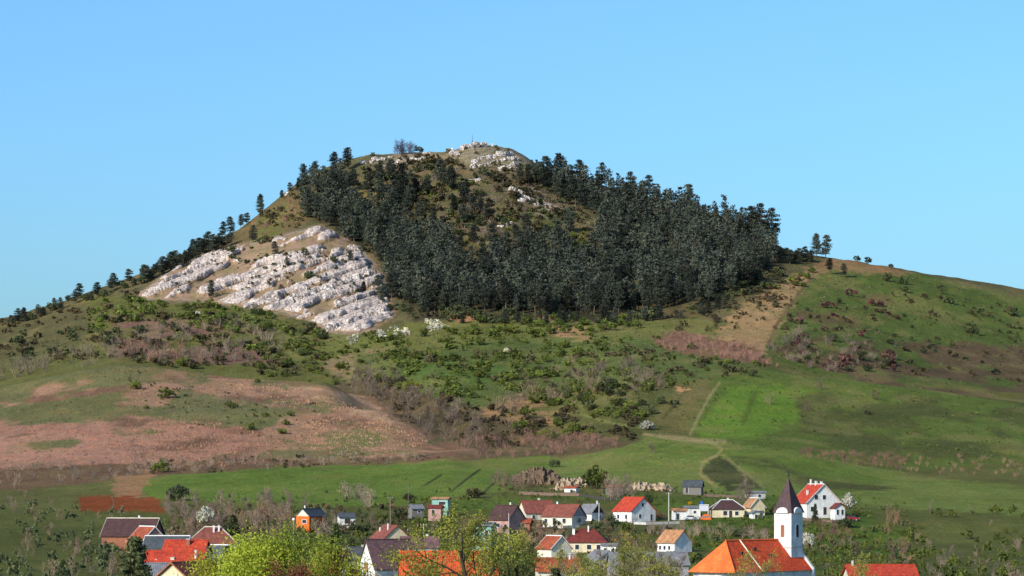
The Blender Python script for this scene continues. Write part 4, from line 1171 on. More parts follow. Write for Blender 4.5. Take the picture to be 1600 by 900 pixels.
# low scrub that covers the slopes between the single shrubs
rough('olive', [(560,250),(700,240),(820,270),(940,350),(920,410),(760,430),(680,380),(590,330)], 420, (5, 14), "olive low scrub covering the slope below the summit", 301)
rough('fresh', [(600,270),(700,260),(840,320),(930,380),(880,410),(740,410),(660,350)], 130, (5, 12), "greenish low scrub covering the slope below the summit", 302)
rough('dark', [(470,330),(560,320),(700,380),(930,400),(1220,400),(1180,460),(1000,496),(640,496),(600,420)], 260, (6, 14), "dark undergrowth among the pines", 303)
rough('olive', [(370,390),(400,340),(470,295),(560,280),(570,320),(480,355),(420,380)], 130, (5, 12), "rusty low scrub on the left shoulder of the hill", 304)
rough('fresh', [(140,470),(225,470),(420,488),(520,530),(440,560),(300,545),(140,520)], 240, (6, 16), "green low scrub in the belt under the rock face", 305)
rough('olive', [(140,490),(330,495),(540,525),(520,580),(420,590),(140,560)], 260, (6, 16), "olive low scrub in the belt under the rock face", 306)
rough('fresh', [(400,545),(560,525),(760,505),(1000,500),(1030,530),(900,560),(640,560),(500,590)], 380, (5, 15), "green low scrub on the meadow under the forest", 307)
rough('fresh', [(560,560),(800,560),(1000,570),(1060,610),(1000,665),(860,640),(700,620)], 330, (6, 17), "green low scrub on the slope above the sandy bank", 308)
rough('olive', [(520,590),(640,600),(760,640),(1000,640),(990,690),(760,700),(640,660)], 320, (6, 16), "olive low scrub in the gully", 309)
rough('olive', [(1020,500),(1190,450),(1260,430),(1230,480),(1160,520),(1040,525)], 130, (4, 11), "olive low scrub beside the sandy path", 310)
rough('olive', [(1200,500),(1400,450),(1620,480),(1620,600),(1400,590),(1220,570)], 200, (4, 11), "olive low scrub on the right flank", 311)
rough('olive', [(200,720),(560,710),(740,712),(560,728),(240,745)], 150, (3, 9), "olive weeds along the upper edge of the green field", 312)
rough('olive', [(200,575),(340,590),(520,630),(480,690),(300,680),(200,650)], 160, (2, 6), "olive tufts on the brown knoll", 313)
rough('dark', [(300,400),(420,380),(560,390),(600,440),(560,480),(440,470),(260,460)], 120, (3, 8), "small dark tufts between the rock ledges", 314)
rough('olive', [(-60,520),(200,440),(230,470),(200,560),(-60,600)], 200, (6, 14), "olive low scrub on the far left slope", 315)
rough('fresh', [(1090,690),(1240,600),(1420,610),(1620,640),(1620,720),(1300,700)], 60, (2, 6), "small green tufts on the right meadow", 316)
rough('dark', [(600,480),(724,488),(850,494),(1000,492),(1120,470),(1210,420),(1230,430),(1130,485),(1000,506),(840,508),(640,502)], 260, (7, 17), "dark bushes along the foot of the pine forest", 317)
rough('dark', [(560,260),(700,250),(820,280),(930,350),(900,400),(740,400),(600,330)], 230, (6, 15), "dark scrub on the slope below the summit", 318)
rough('olive', [(690,232),(790,232),(830,255),(780,268),(700,252)], 60, (3, 8), "olive tufts among the summit rocks", 319)
rough('dark', [(1015,662),(1050,628),(1070,606),(1076,612),(1056,640),(1025,668)], 60, (5, 12), "dark bushes in the gully left of the steep track", 320)
rough('olive', [(560,560),(760,545),(1000,545),(1200,570),(1080,610),(900,620),(640,620)], 300, (5, 14), "olive low scrub across the middle of the slope", 321)
rough('fresh', [(990,560),(1130,560),(1230,575),(1100,600),(1010,610)], 70, (4, 11), "green low scrub at the upper edge of the right meadow", 322)
# ------------------------------------------------------------------ leafless thickets and stalks: masses nobody could count
def thicket(poly, n, hpx, kind, label, seed, sq=1.15, tree=False, name="bare_thicket"):
    r = random.Random(seed); out = []
    for x, y in pts_in(poly, int(n * .8), seed):
        p = hit(x, y)
        if p is None: continue
        h = r.uniform(*hpx) * p.y / F
        if tree: v, q = BTREEL[r.randrange(4)]
        else: _, v, q = BARE[kind][r.randrange(3)]
        out.append((v, q, p, h, sq * r.uniform(0.8, 1.2)))
    return mass(name, out, label, "thicket", {'mauve': T_mauve, 'red': T_red, 'grey': T_grey, 'purple': T_purple, 'tan': T_tan}[kind])
thicket([(200,520),(330,505),(450,520),(455,560),(330,575),(200,565)], 80, (12, 24), 'mauve', "mauve leafless scrub belt behind the brown knoll", 31)
thicket([(190,540),(290,545),(290,572),(190,562)], 30, (14, 24), 'red', "reddish leafless scrub at the left edge behind the knoll", 32)
thicket([(520,592),(560,588),(620,598),(700,640),(760,665),(740,705),(660,685),(600,655),(550,625)], 95, (18, 38), 'mauve', "tall leafless mauve trees in the gully right of the knoll", 33, 0.75, True)
thicket([(560,600),(680,630),(760,680),(820,700),(740,712),(640,672)], 50, (18, 32), 'grey', "grey leafless trees in the gully right of the knoll", 34, 0.75, True)
thicket([(720,690),(860,680),(1000,690),(960,702),(860,712),(740,718)], 120, (8, 18), 'red', "reddish leafless scrub row above the green field", 35)
thicket([(760,640),(860,570),(990,575),(1010,600),(900,640),(800,680)], 60, (12, 24), 'grey', "grey leafless scrub on the slope above the sandy bank", 36)
thicket([(880,580),(980,570),(1060,590),(1040,620),(900,610)], 40, (12, 22), 'mauve', "mauve leafless scrub left of the steep track", 37)
thicket([(1022,528),(1060,518),(1190,545),(1215,572),(1150,566),(1040,546)], 190, (5, 12), 'red', "dense patch of reddish reed like stalks under the forest", 38, 0.9)
thicket([(1245,702),(1330,708),(1410,712),(1410,738),(1330,726),(1250,714)], 130, (5, 11), 'red', "reddish scrub strip below the right meadow", 39)
thicket([(1405,712),(1610,720),(1610,750),(1405,738)], 70, (5, 10), 'red', "reddish scrub strip continuing at the far right", 40)
thicket([(200,722),(380,716),(560,712),(740,716),(560,728),(240,742),(200,745)], 130, (6, 15), 'mauve', "low brown weeds along the upper edge of the green field", 41)
thicket([(-40,735),(200,722),(200,748),(-40,770)], 60, (8, 18), 'mauve', "low brown weeds at the far left of the field", 42)
thicket([(600,270),(720,262),(860,310),(900,390),(760,410),(660,350)], 90, (8, 17), 'mauve', "brown leafless scrub on the slope below the summit", 43)
thicket([(1195,545),(1250,520),(1400,540),(1400,585),(1270,580)], 80, (8, 18), 'mauve', "mauve leafless scrub in the hollow behind the right meadow", 44)
thicket([(380,390),(400,345),(470,300),(478,345)], 26, (7, 13), 'red', "rusty leafless scrub on the left slope", 45)
thicket([(-40,590),(195,530),(195,562),(-40,606)], 60, (12, 22), 'mauve', "mauve leafless scrub on the far left", 46)
thicket([(430,600),(540,625),(660,680),(560,690),(440,650)], 60, (4, 9), 'tan', "thin dry stalks on the right of the brown knoll", 47) if False else None
def stalks(poly, n, hpx, label, seed, mat):
    """single dry stalks, each a thin leaning blade"""
    r = random.Random(seed); a0, a1 = [], []
    for x, y in pts_in(poly, n, seed):
        p = hit(x, y)
        if p is None: continue
        h = r.uniform(*hpx) * p.y / F
        for _ in range(3):
            q = np.array(p) + np.array([r.uniform(-1.2, 1.2), r.uniform(-1.2, 1.2), -0.15])
            a0.append(q); a1.append(q + np.array([r.uniform(-.7, .7) * h, r.uniform(-.7, .7) * h, h]))
    v, q = tubes(a0, a1, np.full(len(a0), 0.16), np.full(len(a0), 0.05), 3)
    o = obj("dry_stalks", mesh_np("dry_stalks", v, quads=q, mat=mat)); tag(o, label, "stalks", kind="stuff")
stalks([(200,650),(330,655),(440,690),(420,725),(200,735)], 1100, (1.5, 4.0), "pale dry stalks covering the lower left knoll", 51, T_tan)
stalks([(330,600),(470,600),(560,635),(680,690),(560,720),(440,690),(500,650)], 1100, (1.2, 3.6), "pale dry stalks on the right flank of the knoll", 52, T_tan)
stalks([(200,575),(420,600),(500,640),(300,650),(200,640)], 500, (1.2, 3.0), "brown dry stalks on the crown of the knoll", 53, T_mauve)

L_grass = leaf_mat('meadow_grass', (0.125, 0.150, 0.045), 0.2, 0.25, (0.10, 0.125, 0.04))
L_dry = leaf_mat('dry_grass', (0.27, 0.19, 0.115), 0.2, 0.15, (0.20, 0.14, 0.09))
def tufts(poly, n, wpx, label, seed, mat, name="grass_tufts"):
    """tussocks: a few upright blades each"""
    r_ = np.random.default_rng(seed); q0 = []; q1 = []; rr_ = []
    for x, y in pts_in(poly, n, seed):
        if vnoise(np.array([x / 30]), np.array([y / 12]), seed)[0] < .36: continue
        p = hit(x, y)
        if p is None: continue
        w = r_.uniform(*wpx) * p.y / F
        for _ in range(6):
            a_ = r_.random() * 6.28; b_ = np.array(p) + np.array([math.cos(a_), math.sin(a_), 0]) * w * .5 * r_.random() - np.array([0, 0, .08])
            q0.append(b_); q1.append(b_ + np.array([math.cos(a_) * w * .5, math.sin(a_) * w * .5, w * r_.uniform(.4, .9)])); rr_.append(w * .22)
    v, q = ribbons(q0, q1, np.array(rr_), np.array(rr_) * .4, r_)
    tag(obj(name, mesh_np(name, v, quads=q, mat=mat)), label, "grass", kind="stuff")
tufts([(-60,590),(200,470),(430,490),(560,530),(1000,500),(1200,460),(1270,425),(1420,430),(1660,480),(1660,720),(1400,730),(1100,690),(1000,690),(740,700),(560,600),(300,570),(200,560),(-60,610)], 5200, (1.2, 3.6), "grass tussocks over the open slopes", 901, L_grass)
tufts([(-60,620),(200,570),(450,596),(600,642),(740,705),(560,728),(200,740),(-60,750)], 2600, (1.0, 3.0), "dry grass tussocks over the brown knoll", 902, L_dry)
tufts([(480,560),(700,520),(1000,500),(1270,430),(1400,450),(1400,560),(1200,560),(1000,620),(760,640)], 1500, (1.2, 3.2), "dry grass tussocks on the middle slopes", 903, L_dry)
tufts([(840,740),(1000,690),(1250,705),(1420,745),(1660,770),(1660,815),(1250,790),(1000,772),(640,800),(240,800),(240,770)], 1500, (.8, 2.2), "grass tussocks on the lower meadows", 904, L_grass)
tufts([(560,260),(720,240),(830,260),(940,350),(900,400),(720,400),(590,330)], 900, (1.5, 4), "dry grass tussocks below the summit", 905, L_dry)

# ------------------------------------------------------------------ buildings
def sub_box(name, parent, mat, x0, x1, y0, y1, z0, z1):
    b = MB(); b.box(x0, x1, y0, y1, z0, z1); return b.build(name, mat, parent)
def window(root, face, t, z, w, h, L, W, frame='white_trim', door=False, pane='glass'):
    """frame with a recessed pane on the wall facing +x, -x or -y"""
    fr = MB(); pn = MB(); bd = 0.09
    def B(m, a0, a1, z0, z1, o0, o1):
        if face == '-y': m.box(a0, a1, -W / 2 - o1, -W / 2 - o0, z0, z1)
        elif face == '+y': m.box(a0, a1, W / 2 + o0, W / 2 + o1, z0, z1)
        elif face == '+x': m.box(L / 2 + o0, L / 2 + o1, a0, a1, z0, z1)
        else: m.box(-L / 2 - o1, -L / 2 - o0, a0, a1, z0, z1)
    a0, a1 = t - w / 2, t + w / 2
    B(fr, a0 - bd, a0, z - bd, z + h + bd, -0.02, 0.06); B(fr, a1, a1 + bd, z - bd, z + h + bd, -0.02, 0.06)
    B(fr, a0, a1, z + h, z + h + bd, -0.02, 0.06)
    if not door: B(fr, a0, a1, z - bd, z, -0.02, 0.09)
    o = fr.build("door" if door else "window", M[frame], root)
    B(pn, a0, a1, z, z + h, -0.05, 0.02)
    if not door and w > 0.7: B(fr, t - 0.03, t + 0.03, z, z + h, 0.02, 0.05)
    pn.build("door_panel" if door else "pane", M[pane], o)
    return o
def chimney(root, x, y, z0, z1, s=0.5, mat='white_wall', cap=True):
    b = MB(); b.box(x - s / 2, x + s / 2, y - s / 2, y + s / 2, z0, z1); o = b.build("chimney", M[mat], root)
    if cap: sub_box("chimney_cap", o, M['concrete'], x - s * .62, x + s * .62, y - s * .62, y + s * .62, z1, z1 + 0.12)
    return o
def house(px, d, py, rot, L, W, h, rise, roof, wall, label, hip=0.0, ov=0.35, wins=(), chim=(), gable=None, verge=None, name="house", cat="house", below=3.0, ridge=True, pylon=None, group=None):
    """ridge along x; px, py = column and row of the middle of the wall foot; d = distance"""
    p = Vector(((px - PX0) / F * d, d, zrow(py, d)))
    root = empty(name, p, R(rot)); tag(root, label, cat, group)
    l, w = L / 2, W / 2
    below = max(below, p.z - min(gz(p.x + a_, p.y + b_) for a_ in (-l, l) for b_ in (-l, l)) + 0.8)
    b = MB()
    if hip > 0:
        b.box(-l, l, -w, w, -below, h)
    else:
        b.add([(-l,-w,-below),(l,-w,-below),(l,w,-below),(-l,w,-below),(-l,-w,h),(l,-w,h),(l,w,h),(-l,w,h),(-l,0,h+rise),(l,0,h+rise)],
              [(0,3,2,1),(0,1,5,4),(2,3,7,6),(1,2,6,9,5),(3,0,4,8,7),(4,5,9,8),(6,7,8,9)])
    b.build("wall", M[wall], root)
    th = 0.16; lo = l + ov; wo = w + ov; dz = rise / w * ov; hz = h - dz + 0.03
    r = MB()
    if hip > 0:
        rl = max(0.15, lo - hip)
        top = [(-rl, 0, h + rise + th), (rl, 0, h + rise + th)]
        r.add([(-lo,-wo,hz),(lo,-wo,hz),(lo,wo,hz),(-lo,wo,hz),(-lo,-wo,hz+th),(lo,-wo,hz+th),(lo,wo,hz+th),(-lo,wo,hz+th)] + top,
              [(0,3,2,1),(0,1,5,4),(1,2,6,5),(2,3,7,6),(3,0,4,7),(4,5,9,8),(6,7,8,9),(5,6,9),(7,4,8)])
    else:
        zt = h + rise + 0.03
        r.add([(-lo,-wo,hz),(lo,-wo,hz),(lo,0,zt),(-lo,0,zt),(-lo,wo,hz),(lo,wo,hz),
               (-lo,-wo,hz+th),(lo,-wo,hz+th),(lo,0,zt+th),(-lo,0,zt+th),(-lo,wo,hz+th),(lo,wo,hz+th)],
              [(0,3,2,1),(3,4,5,2),(6,7,8,9),(9,8,11,10),(0,1,7,6),(5,4,10,11),(1,2,8,7),(2,5,11,8),(0,6,9,3),(3,9,10,4)])
    ro = r.build("roof", M[roof], root)
    if ridge:
        rl = (max(0.15, lo - hip) if hip > 0 else lo)
        c = MB(); c.tube((-rl, 0, h + rise + th), (rl, 0, h + rise + th), 0.13, 0.13, 6)
        if hip > 0:
            for sx in (-1, 1):
                for sy in (-1, 1): c.tube((sx * rl, 0, h + rise + th), (sx * lo, sy * wo, hz + th), 0.1, 0.1, 5)
        c.build("ridge_cap", M[verge] if verge else M[roof], ro)
    if verge and hip == 0:
        for sx in (-1, 1):
            v = MB(); zt = h + rise + 0.03
            for sy in (-1, 1):
                v.add([(sx*lo,sy*wo,hz-.03),(sx*lo,0,zt-.03),(sx*lo,0,zt+th+.03),(sx*lo,sy*wo,hz+th+.03),
                       (sx*(lo+.06),sy*wo,hz-.03),(sx*(lo+.06),0,zt-.03),(sx*(lo+.06),0,zt+th+.03),(sx*(lo+.06),sy*wo,hz+th+.03)],
                      [(0,1,2,3),(4,7,6,5),(0,4,5,1),(3,2,6,7),(0,3,7,4),(1,5,6,2)])
            v.build("verge_board", M[verge], ro)
    if gable:
        for sx in (-1, 1):
            g = MB(); e = 0.03
            g.add([(sx*l,-w*.985,h+.02),(sx*l,w*.985,h+.02),(sx*l,0,h+rise*.985),(sx*(l+e),-w*.985,h+.02),(sx*(l+e),w*.985,h+.02),(sx*(l+e),0,h+rise*.985)],
                  [(0,1,2),(3,5,4),(0,3,4,1),(1,4,5,2),(2,5,3,0)])
            g.build("gable", M[gable], root)
    for wv in wins:
        f, t, z, ww, hh = wv[:5]; kw = wv[5] if len(wv) > 5 else {}
        window(root, f, t, z, ww, hh, L, W, **kw)
    for c in chim:
        x, y, top = c[:3]; s = c[3] if len(c) > 3 else 0.5; m = c[4] if len(c) > 4 else 'white_wall'
        chimney(root, x, y, h + rise * (1 - abs(y) / w) - 0.6, h + rise + top, s, m)
    return root
D = dict(door=True, pane='dark_wood')
# upper row
house(838, 850, 815, 20, 8.6, 6.8, 2.5, 3.2, 'brown_roof', 'pale_wall', "brown roofed house with a cream left gable behind the grey gabled house",
      wins=[('-y', 1.6, 0.7, 1.0, 1.1), ('-y', -2.0, 0.7, 0.9, 1.1)], chim=[(1.0, 0.6, 0.7)])
house(881, 828, 821, -30, 9.2, 7.6, 2.5, 3.0, 'brown_roof', 'pale_wall', "brown roofed house with cream front and grey right gable", gable='grey_wall',
      wins=[('-y', -3.4, 0.7, 0.9, 1.1), ('-y', 2.2, 0.7, 1.0, 1.2), ('-y', -0.8, 0.0, 1.0, 2.0, D), ('+x', 0.3, 0.8, 1.8, 1.3)], chim=[(-2.2, 0.5, 0.8, 0.45)])
house(923, 845, 816, -45, 5.0, 4.6, 2.6, 2.2, 'grey_roof', 'white_wall', "small grey roofed white house with a dark gable", gable='dark_wood',
      wins=[('+x', 0.9, 0.8, 0.8, 1.0), ('-y', 0.4, 0.7, 0.8, 1.0)], chim=[(1.7, 0.9, 1.0, 0.4)])
house(991, 840, 816, -55, 8.4, 8.2, 3.2, 3.5, 'red_roof', 'white_wall', "white house with a bright orange red roof, two dark gable windows",
      wins=[('+x', -0.3, 4.3, 0.75, 0.95), ('+x', -1.2, 1.2, 0.8, 1.0), ('+x', 2.7, 0.4, 0.8, 1.8, D), ('-y', -1.8, 1.0, 0.9, 1.1), ('-y', 1.8, 1.0, 0.9, 1.1)])
house(1136, 848, 809, 4, 8.6, 7.0, 2.5, 2.3, 'dkbrown_roof', 'cream_wall', "cream bungalow with dark brown hipped roof and pale hips", hip=3.0, verge='white_trim',
      wins=[('-y', -1.0, 0.7, 1.1, 1.2), ('-y', 2.2, 0.7, 1.0, 1.1), ('-y', 0.5, 0.0, 0.9, 2.0, D)], chim=[(0.3, 0.4, 0.6, 0.45)])
house(1178, 852, 805, -72, 5.4, 4.3, 2.3, 2.4, 'tan_roof', 'cream_wall', "narrow cream gabled cottage right of the hip roofed bungalow", verge='white_trim', wins=[('+x', 0.0, 0.3, 1.0, 1.0)])
house(1179, 842, 813, -72, 2.4, 2.2, 2.0, 0.5, 'grey_roof', 'white_wall', "tiny white shed under the cream cottage", name="shed", cat="shed", wins=[('+x', 0, 0.0, 0.8, 1.6, D)])
house(1187, 843, 812, -10, 1.6, 2.0, 1.9, 0.3, 'dkgrey_roof', 'turq_wall', "little green shed at the corner of the cream cottage", name="shed", cat="shed")
house(1275, 850, 804, -71, 10, 10.2, 3.4, 4.9, 'red_roof', 'white_wall', "big white gabled house with an orange roof right of the church tower", verge='white_trim',
      wins=[('+x', -3.2, 0.9, 1.4, 1.3), ('+x', 2.6, 0.9, 1.4, 1.3), ('+x', 0.2, 4.2, 1.0, 1.2), ('+x', -2.2, 4.2, 1.0, 1.2), ('+x', 0.4, 0.0, 1.0, 2.1, D), ('-y', 0.0, 0.9, 1.2, 1.2)],
      chim=[(0.5, -0.2, 0.9, 0.55), (2.5, 0.5, 0.8, 0.55), (-3.0, -0.2, 1.4, 0.4), (1.0, -3.0, -1.6, 0.5)])
house(1309, 842, 806, -71, 3.0, 3.0, 2.2, 1.1, 'wine_roof', 'white_wall', "little white annex with a red roof on the big gabled house", name="annex", cat="annex", wins=[('+x', -0.7, 0.3, 0.7, 1.4), ('+x', 0.7, 0.3, 0.7, 1.4)])
house(1081, 850, 806, 5, 4.2, 3.0, 2.2, 0.35, 'grey_roof', 'white_wall', "low white flat roofed garage behind the silver car", name="garage", cat="garage", wins=[('-y', 0.6, 0.7, 0.7, 0.7)])
house(1061, 842, 812, 8, 3.6, 3.0, 2.4, 0.5, 'tan_roof', 'white_wall', "small white outbuilding beside the concrete pole", name="outbuilding", cat="outbuilding", wins=[('-y', -0.6, 0.0, 0.8, 1.7, D)])
house(1083, 935, 770, -12, 5.6, 4.6, 2.0, 1.6, 'dkgrey_roof', 'grey_wood', "dark weathered shed alone at the foot of the meadow", name="shed", cat="shed", gable='dark_wood', wins=[('-y', -1.6, 0, 0.9, 1.6, D)])
house(792, 800, 830, -45, 7.5, 6.0, 3.2, 3.4, 'dkbrown_roof', 'pink_wall', "pinkish brown house half hidden behind the big olive tree",
      wins=[('-y', 0, 1.0, 1.0, 1.1), ('+x', 0.8, 1.0, 0.9, 1.2)], chim=[(1, 0.5, 0.8)])
house(757, 700, 842, -20, 4.6, 3.6, 3.0, 0.6, 'grey_roof', 'turq_wall', "turquoise walled shed seen through the big olive tree", name="shed", cat="shed", wins=[('-y', 1.2, 0, 0.9, 1.9, D)])
# middle rows
house(1054, 720, 862, -50, 6.0, 5.6, 2.3, 2.6, 'tan_roof', 'white_wall', "small white cottage with a tan tiled roof above the church nave",
      wins=[('-y', -1.9, 0.5, 0.7, 0.9), ('-y', -0.4, 0.5, 0.7, 0.9), ('-y', 1.2, 0.5, 0.7, 0.9)])
house(917, 720, 862, -6, 9.4, 7.2, 2.4, 2.7, 'wine_roof', 'cream_wall', "cream bungalow with a wine red hipped roof", hip=3.2, wins=[('-y', 0.8, 0.6, 1.0, 1.1), ('-y', 3.0, 0.6, 0.9, 1.1), ('-y', -2, 0.6, 0.9, 1.1)], chim=[(-3.0, -1.4, 0.2, 0.6), (0.4, -0.6, 0.9, 0.35)])
house(953, 712, 864, -10, 3.4, 3.2, 1.7, 0.3, 'grey_roof', 'white_wall', "white flat roofed lean-to beside the wine red roof", name="outbuilding", cat="outbuilding")
house(610, 720, 855, -66, 8.6, 6.4, 2.2, 2.8, 'brown_roof', 'cream_wall', "cream house with a reddish brown roof sloping to the left", wins=[('+x', 0, 0.5, 1.2, 1.0), ('+x', -1.8, 0.5, 0.8, 1.0)], chim=[(-2.5, -1.6, -0.4, 0.3), (1.5, -1.2, 0.5, 0.3)])
house(1012, 600, 901, 6, 15, 7, 2.4, 2.2, 'grey_roof', 'grey_wall', "long grey roofed building behind the leafless trees", wins=[('-y', -4, 0.6, 1, 1.1), ('-y', 2, 0.6, 1, 1.1)])
house(940, 640, 897, -70, 8, 7, 2.2, 2.6, 'grey_roof', 'pale_wall', "pale gabled barn beside the grey roofed building", name="barn", cat="barn", wins=[('+x', 0, 0, 1.8, 1.9, D)])
# orange house and sheds on the left
house(487, 800, 825, 64, 9.4, 3.9, 3.1, 1.8, 'dkgrey_roof', 'orange_wall', "bright orange house with a pale gable triangle and dark roof", gable='pale_wall', wins=[('-x', -0.5, 1.3, 1.2, 0.9)], chim=[(-3, 0.3, 0.9, 0.3)], ov=0.2)
house(541, 815, 818, 15, 4.2, 3.2, 1.7, 1.0, 'dkgrey_roof', 'white_wall', "low white shed with a dark roof right of the orange house", name="shed", cat="shed", wins=[('-y', 0.0, 0.0, 1.6, 1.3, D)])
house(689, 860, 792, -14, 4.6, 2.6, 2.2, 0.3, 'tan_roof', 'turq_wall', "turquoise hut with a flat roof above the garden", name="hut", cat="hut", wins=[('-y', 0.7, 0.6, 2.0, 0.9)])
house(681, 845, 806, -14, 3.6, 2.6, 2.2, 0.6, 'wine_roof', 'pink_wall', "wine red lean-to under the turquoise hut", name="hut", cat="hut", wins=[('-y', -0.4, 0, 1.0, 1.7, D)])
house(650, 855, 803, 24, 3.4, 2.8, 1.5, 0.9, 'grey_roof', 'grey_wood', "grey garden hut left of the turquoise hut", name="hut", cat="hut", wins=[('-y', 0.4, 0.3, 0.8, 0.7)])
# left cluster
house(208, 725, 851, -14, 12.5, 8.4, 2.2, 3.9, 'dkbrown_roof', 'brick_wall', "house with a large dark brown roof at the photo's left edge", verge='pale_wall', wins=[('-y', 3, 0.5, 1.0, 1.1)], chim=[(1.4, 0.4, 0.7, 0.4)])
house(230, 600, 866, -60, 7, 5.2, 2.6, 2.7, 'bark_roof', 'pink_wall', "pink gabled house below the dark brown roof", verge='white_trim', wins=[('+x', 0, 0.8, 1.0, 1.1)])
house(332, 610, 866, 3, 9.6, 7.4, 2.3, 3.0, 'brown_roof', 'pale_wall', "house with a reddish brown hipped roof and white chimneys", hip=3.6, verge='pale_wall', wins=[('-y', -1.8, 0.5, 1, 1.1), ('-y', 1.8, 0.5, 1, 1.1)],
      chim=[(0.3, -1.2, 0.35, 0.35), (1.3, -1.0, 0.4, 0.35)])
house(262, 560, 872, -4, 7.6, 6, 1.9, 2.0, 'dkgrey_roof', 'white_wall', "long low house with a dark grey roof among red roofs", verge='white_trim', wins=[('-y', 0, 0.4, 1, 1)])
house(334, 530, 889, -35, 7, 5.4, 1.8, 2.2, 'dkgrey_roof', 'wine_roof', "dark grey roofed house with a white verge behind the orange roof", verge='white_trim', wins=[('+x', 0, 0.6, 1, 1)])
house(292, 500, 884, -8, 6.6, 5.8, 2.0, 2.0, 'red_roof', 'pale_wall', "red roofed wing behind the long orange roof", wins=[('-y', 0.8, 0.4, 1, 1)], chim=[(0.5, -1.0, 0.3, 0.55, 'brick_wall')])
house(272, 470, 906, -3, 9.4, 7, 2.2, 2.1, 'red_roof', 'white_wall', "long bright orange roofed house at the lower left", wins=[('-y', 0, 0.7, 1, 1)], chim=[(-2.4, -2.2, -1.2, 0.25), (0.1, -2.0, -0.9, 0.55, 'pale_wall'), (3.6, -1.8, 0.2, 0.3)])
house(300, 400, 925, 62, 9, 5.2, 1.8, 2.0, 'wine_roof', 'cream_wall', "cream gabled house with a dark red roof at the bottom left", verge='brick_wall', wins=[('-x', 0, 0.9, 2.2, 1.1)])
house(255, 420, 915, 4, 5.2, 5, 1.5, 1.4, 'grey_roof', 'grey_wall', "grey roofed shed at the bottom left corner", name="shed", cat="shed", wins=[('-y', 0, 0.3, 1, 0.9)])
# bottom middle
house(606, 520, 905, 36, 8.4, 4.8, 2.2, 4.4, 'purple_roof', 'white_wall', "white house with a steep gable and purple brown roof", wins=[('-x', 0.2, 1.4, 1.0, 1.4, dict(frame='brick_wall', pane='brick_wall'))])
house(700, 420, 925, 3, 12.8, 9, 2.2, 3.2, 'orange_roof', 'pale_wall', "large orange roof behind the big olive tree", wins=[('-y', 0, 0.6, 1, 1)], chim=[(3.0, 0.8, 0.6, 0.5, 'pale_wall')])
house(872, 520, 912, 4, 7.2, 6.5, 2.2, 2.0, 'bark_roof', 'pale_wall', "rusty tiled roof with tall pale chimneys at the bottom", wins=[('-y', 0, 0.6, 1, 1)], chim=[(1.9, -0.3, 0.9, 0.28), (2.7, 0.2, 0.9, 0.8, 'pink_wall'), (1.2, 0.6, 0.3, 0.25, 'pink_wall')])
house(1375, 480, 920, 2, 10.4, 7, 2.2, 1.4, 'red_roof', 'pale_wall', "bright orange roof at the bottom right corner", wins=[('-y', 0, 0.6, 1, 1)], chim=[(-4.4, -0.4, 0.7, 0.3)])
house(885, 965, 776, -8, 6.4, 3.4, 1.9, 0.5, 'bark_roof', 'white_wall', "white hut against the sandy cliff above the village", name="hut", cat="hut", wins=[('-y', -1.4, 0.2, 0.9, 1.2, D), ('-y', 1.0, 0.6, 0.9, 0.7)]) if False else \
house(893, 950, 772, -20, 3.8, 2.8, 1.9, 0.4, 'bark_roof', 'white_wall', "white hut with a rusty roof against the sandy cliff", name="hut", cat="hut", wins=[('-y', 0.5, 0.2, 0.9, 1.2, D)])
house(960, 930, 768, 6, 5.0, 2.4, 1.4, 0.3, 'bark_roof', 'grey_wood', "low rusty roofed shelter under the sandy bank", name="shelter", cat="shelter", wins=[('-y', 1.2, 0, 1.0, 1.0, D)])
house(1180, 930, 778, 3, 6.0, 2.2, 1.6, 0.25, 'grey_roof', 'grey_wall', "long pale shed above the cream cottage", name="shed", cat="shed", wins=[('-y', 1.2, 0.2, 0.9, 0.9)])

house(560, 560, 890, 12, 5.4, 5, 2.0, 1.9, 'dkgrey_roof', 'grey_wall', "small dark grey roofed house left of the white steep gable", wins=[('-y', 0, .5, 1, 1)], chim=[(.8, .3, .5, .35)])
house(815, 800, 828, -12, 5.0, 3.6, 1.9, .9, 'bark_roof', 'brick_wall', "low brown outbuilding below the brown roofed house", name="outbuilding", cat="outbuilding", wins=[('-y', .8, 0, 1.0, 1.6, D)])
house(866, 650, 872, -62, 6.2, 4.8, 2.2, 2.4, 'bark_roof', 'pale_wall', "pale gabled cottage among thin trees left of the wine red roof", verge='white_trim', wins=[('+x', 0, .8, .9, 1.1)])
house(655, 610, 872, 8, 7.0, 5.2, 2.2, 1.9, 'purple_roof', 'pale_wall', "low purple roofed house behind the orange roof and olive tree", wins=[('-y', 1.2, .6, 1, 1)], chim=[(1.6, .4, .6, .35)])
# ------------------------------------------------------------------ church
ch = empty("church", ((1172 - PX0) / F * 510, 510, zrow(891, 510)), R(51))
tag(ch, "church with a big orange tiled roof, polygonal end and white spired tower", "church")
# local x runs along the nave away from the viewer to the right, -y faces right and front
l, w, h0, rs = 11.5, 4.2, 0.0, 5.0
MB().box(-l + 1.5, l, -w, w, -8, h0).build("nave_wall", M['white_wall'], ch)
ov = 0.5
xe, ye = l + 0.2, w + ov
ap = -l - 0.2
rid0 = ap + 4.6
b = MB()   # long slope facing the viewer, with a slight kick at the eaves
zk = h0 + 0.75; yk = w - 0.35
b.add([(ap + .5, -ye, h0 - 0.1), (xe, -ye, h0 - 0.1), (xe, -yk, zk), (ap + 1.35, -yk, zk), (xe, 0, h0 + rs), (rid0, 0, h0 + rs)], [(0, 1, 2, 3), (3, 2, 4, 5)])
b.add([(ap + .5, ye, h0 - 0.1), (xe, ye, h0 - 0.1), (xe, yk, zk), (ap + 1.35, yk, zk), (xe, 0, h0 + rs - .001), (rid0, 0, h0 + rs - .001)], [(3, 2, 1, 0), (5, 4, 2, 3)])
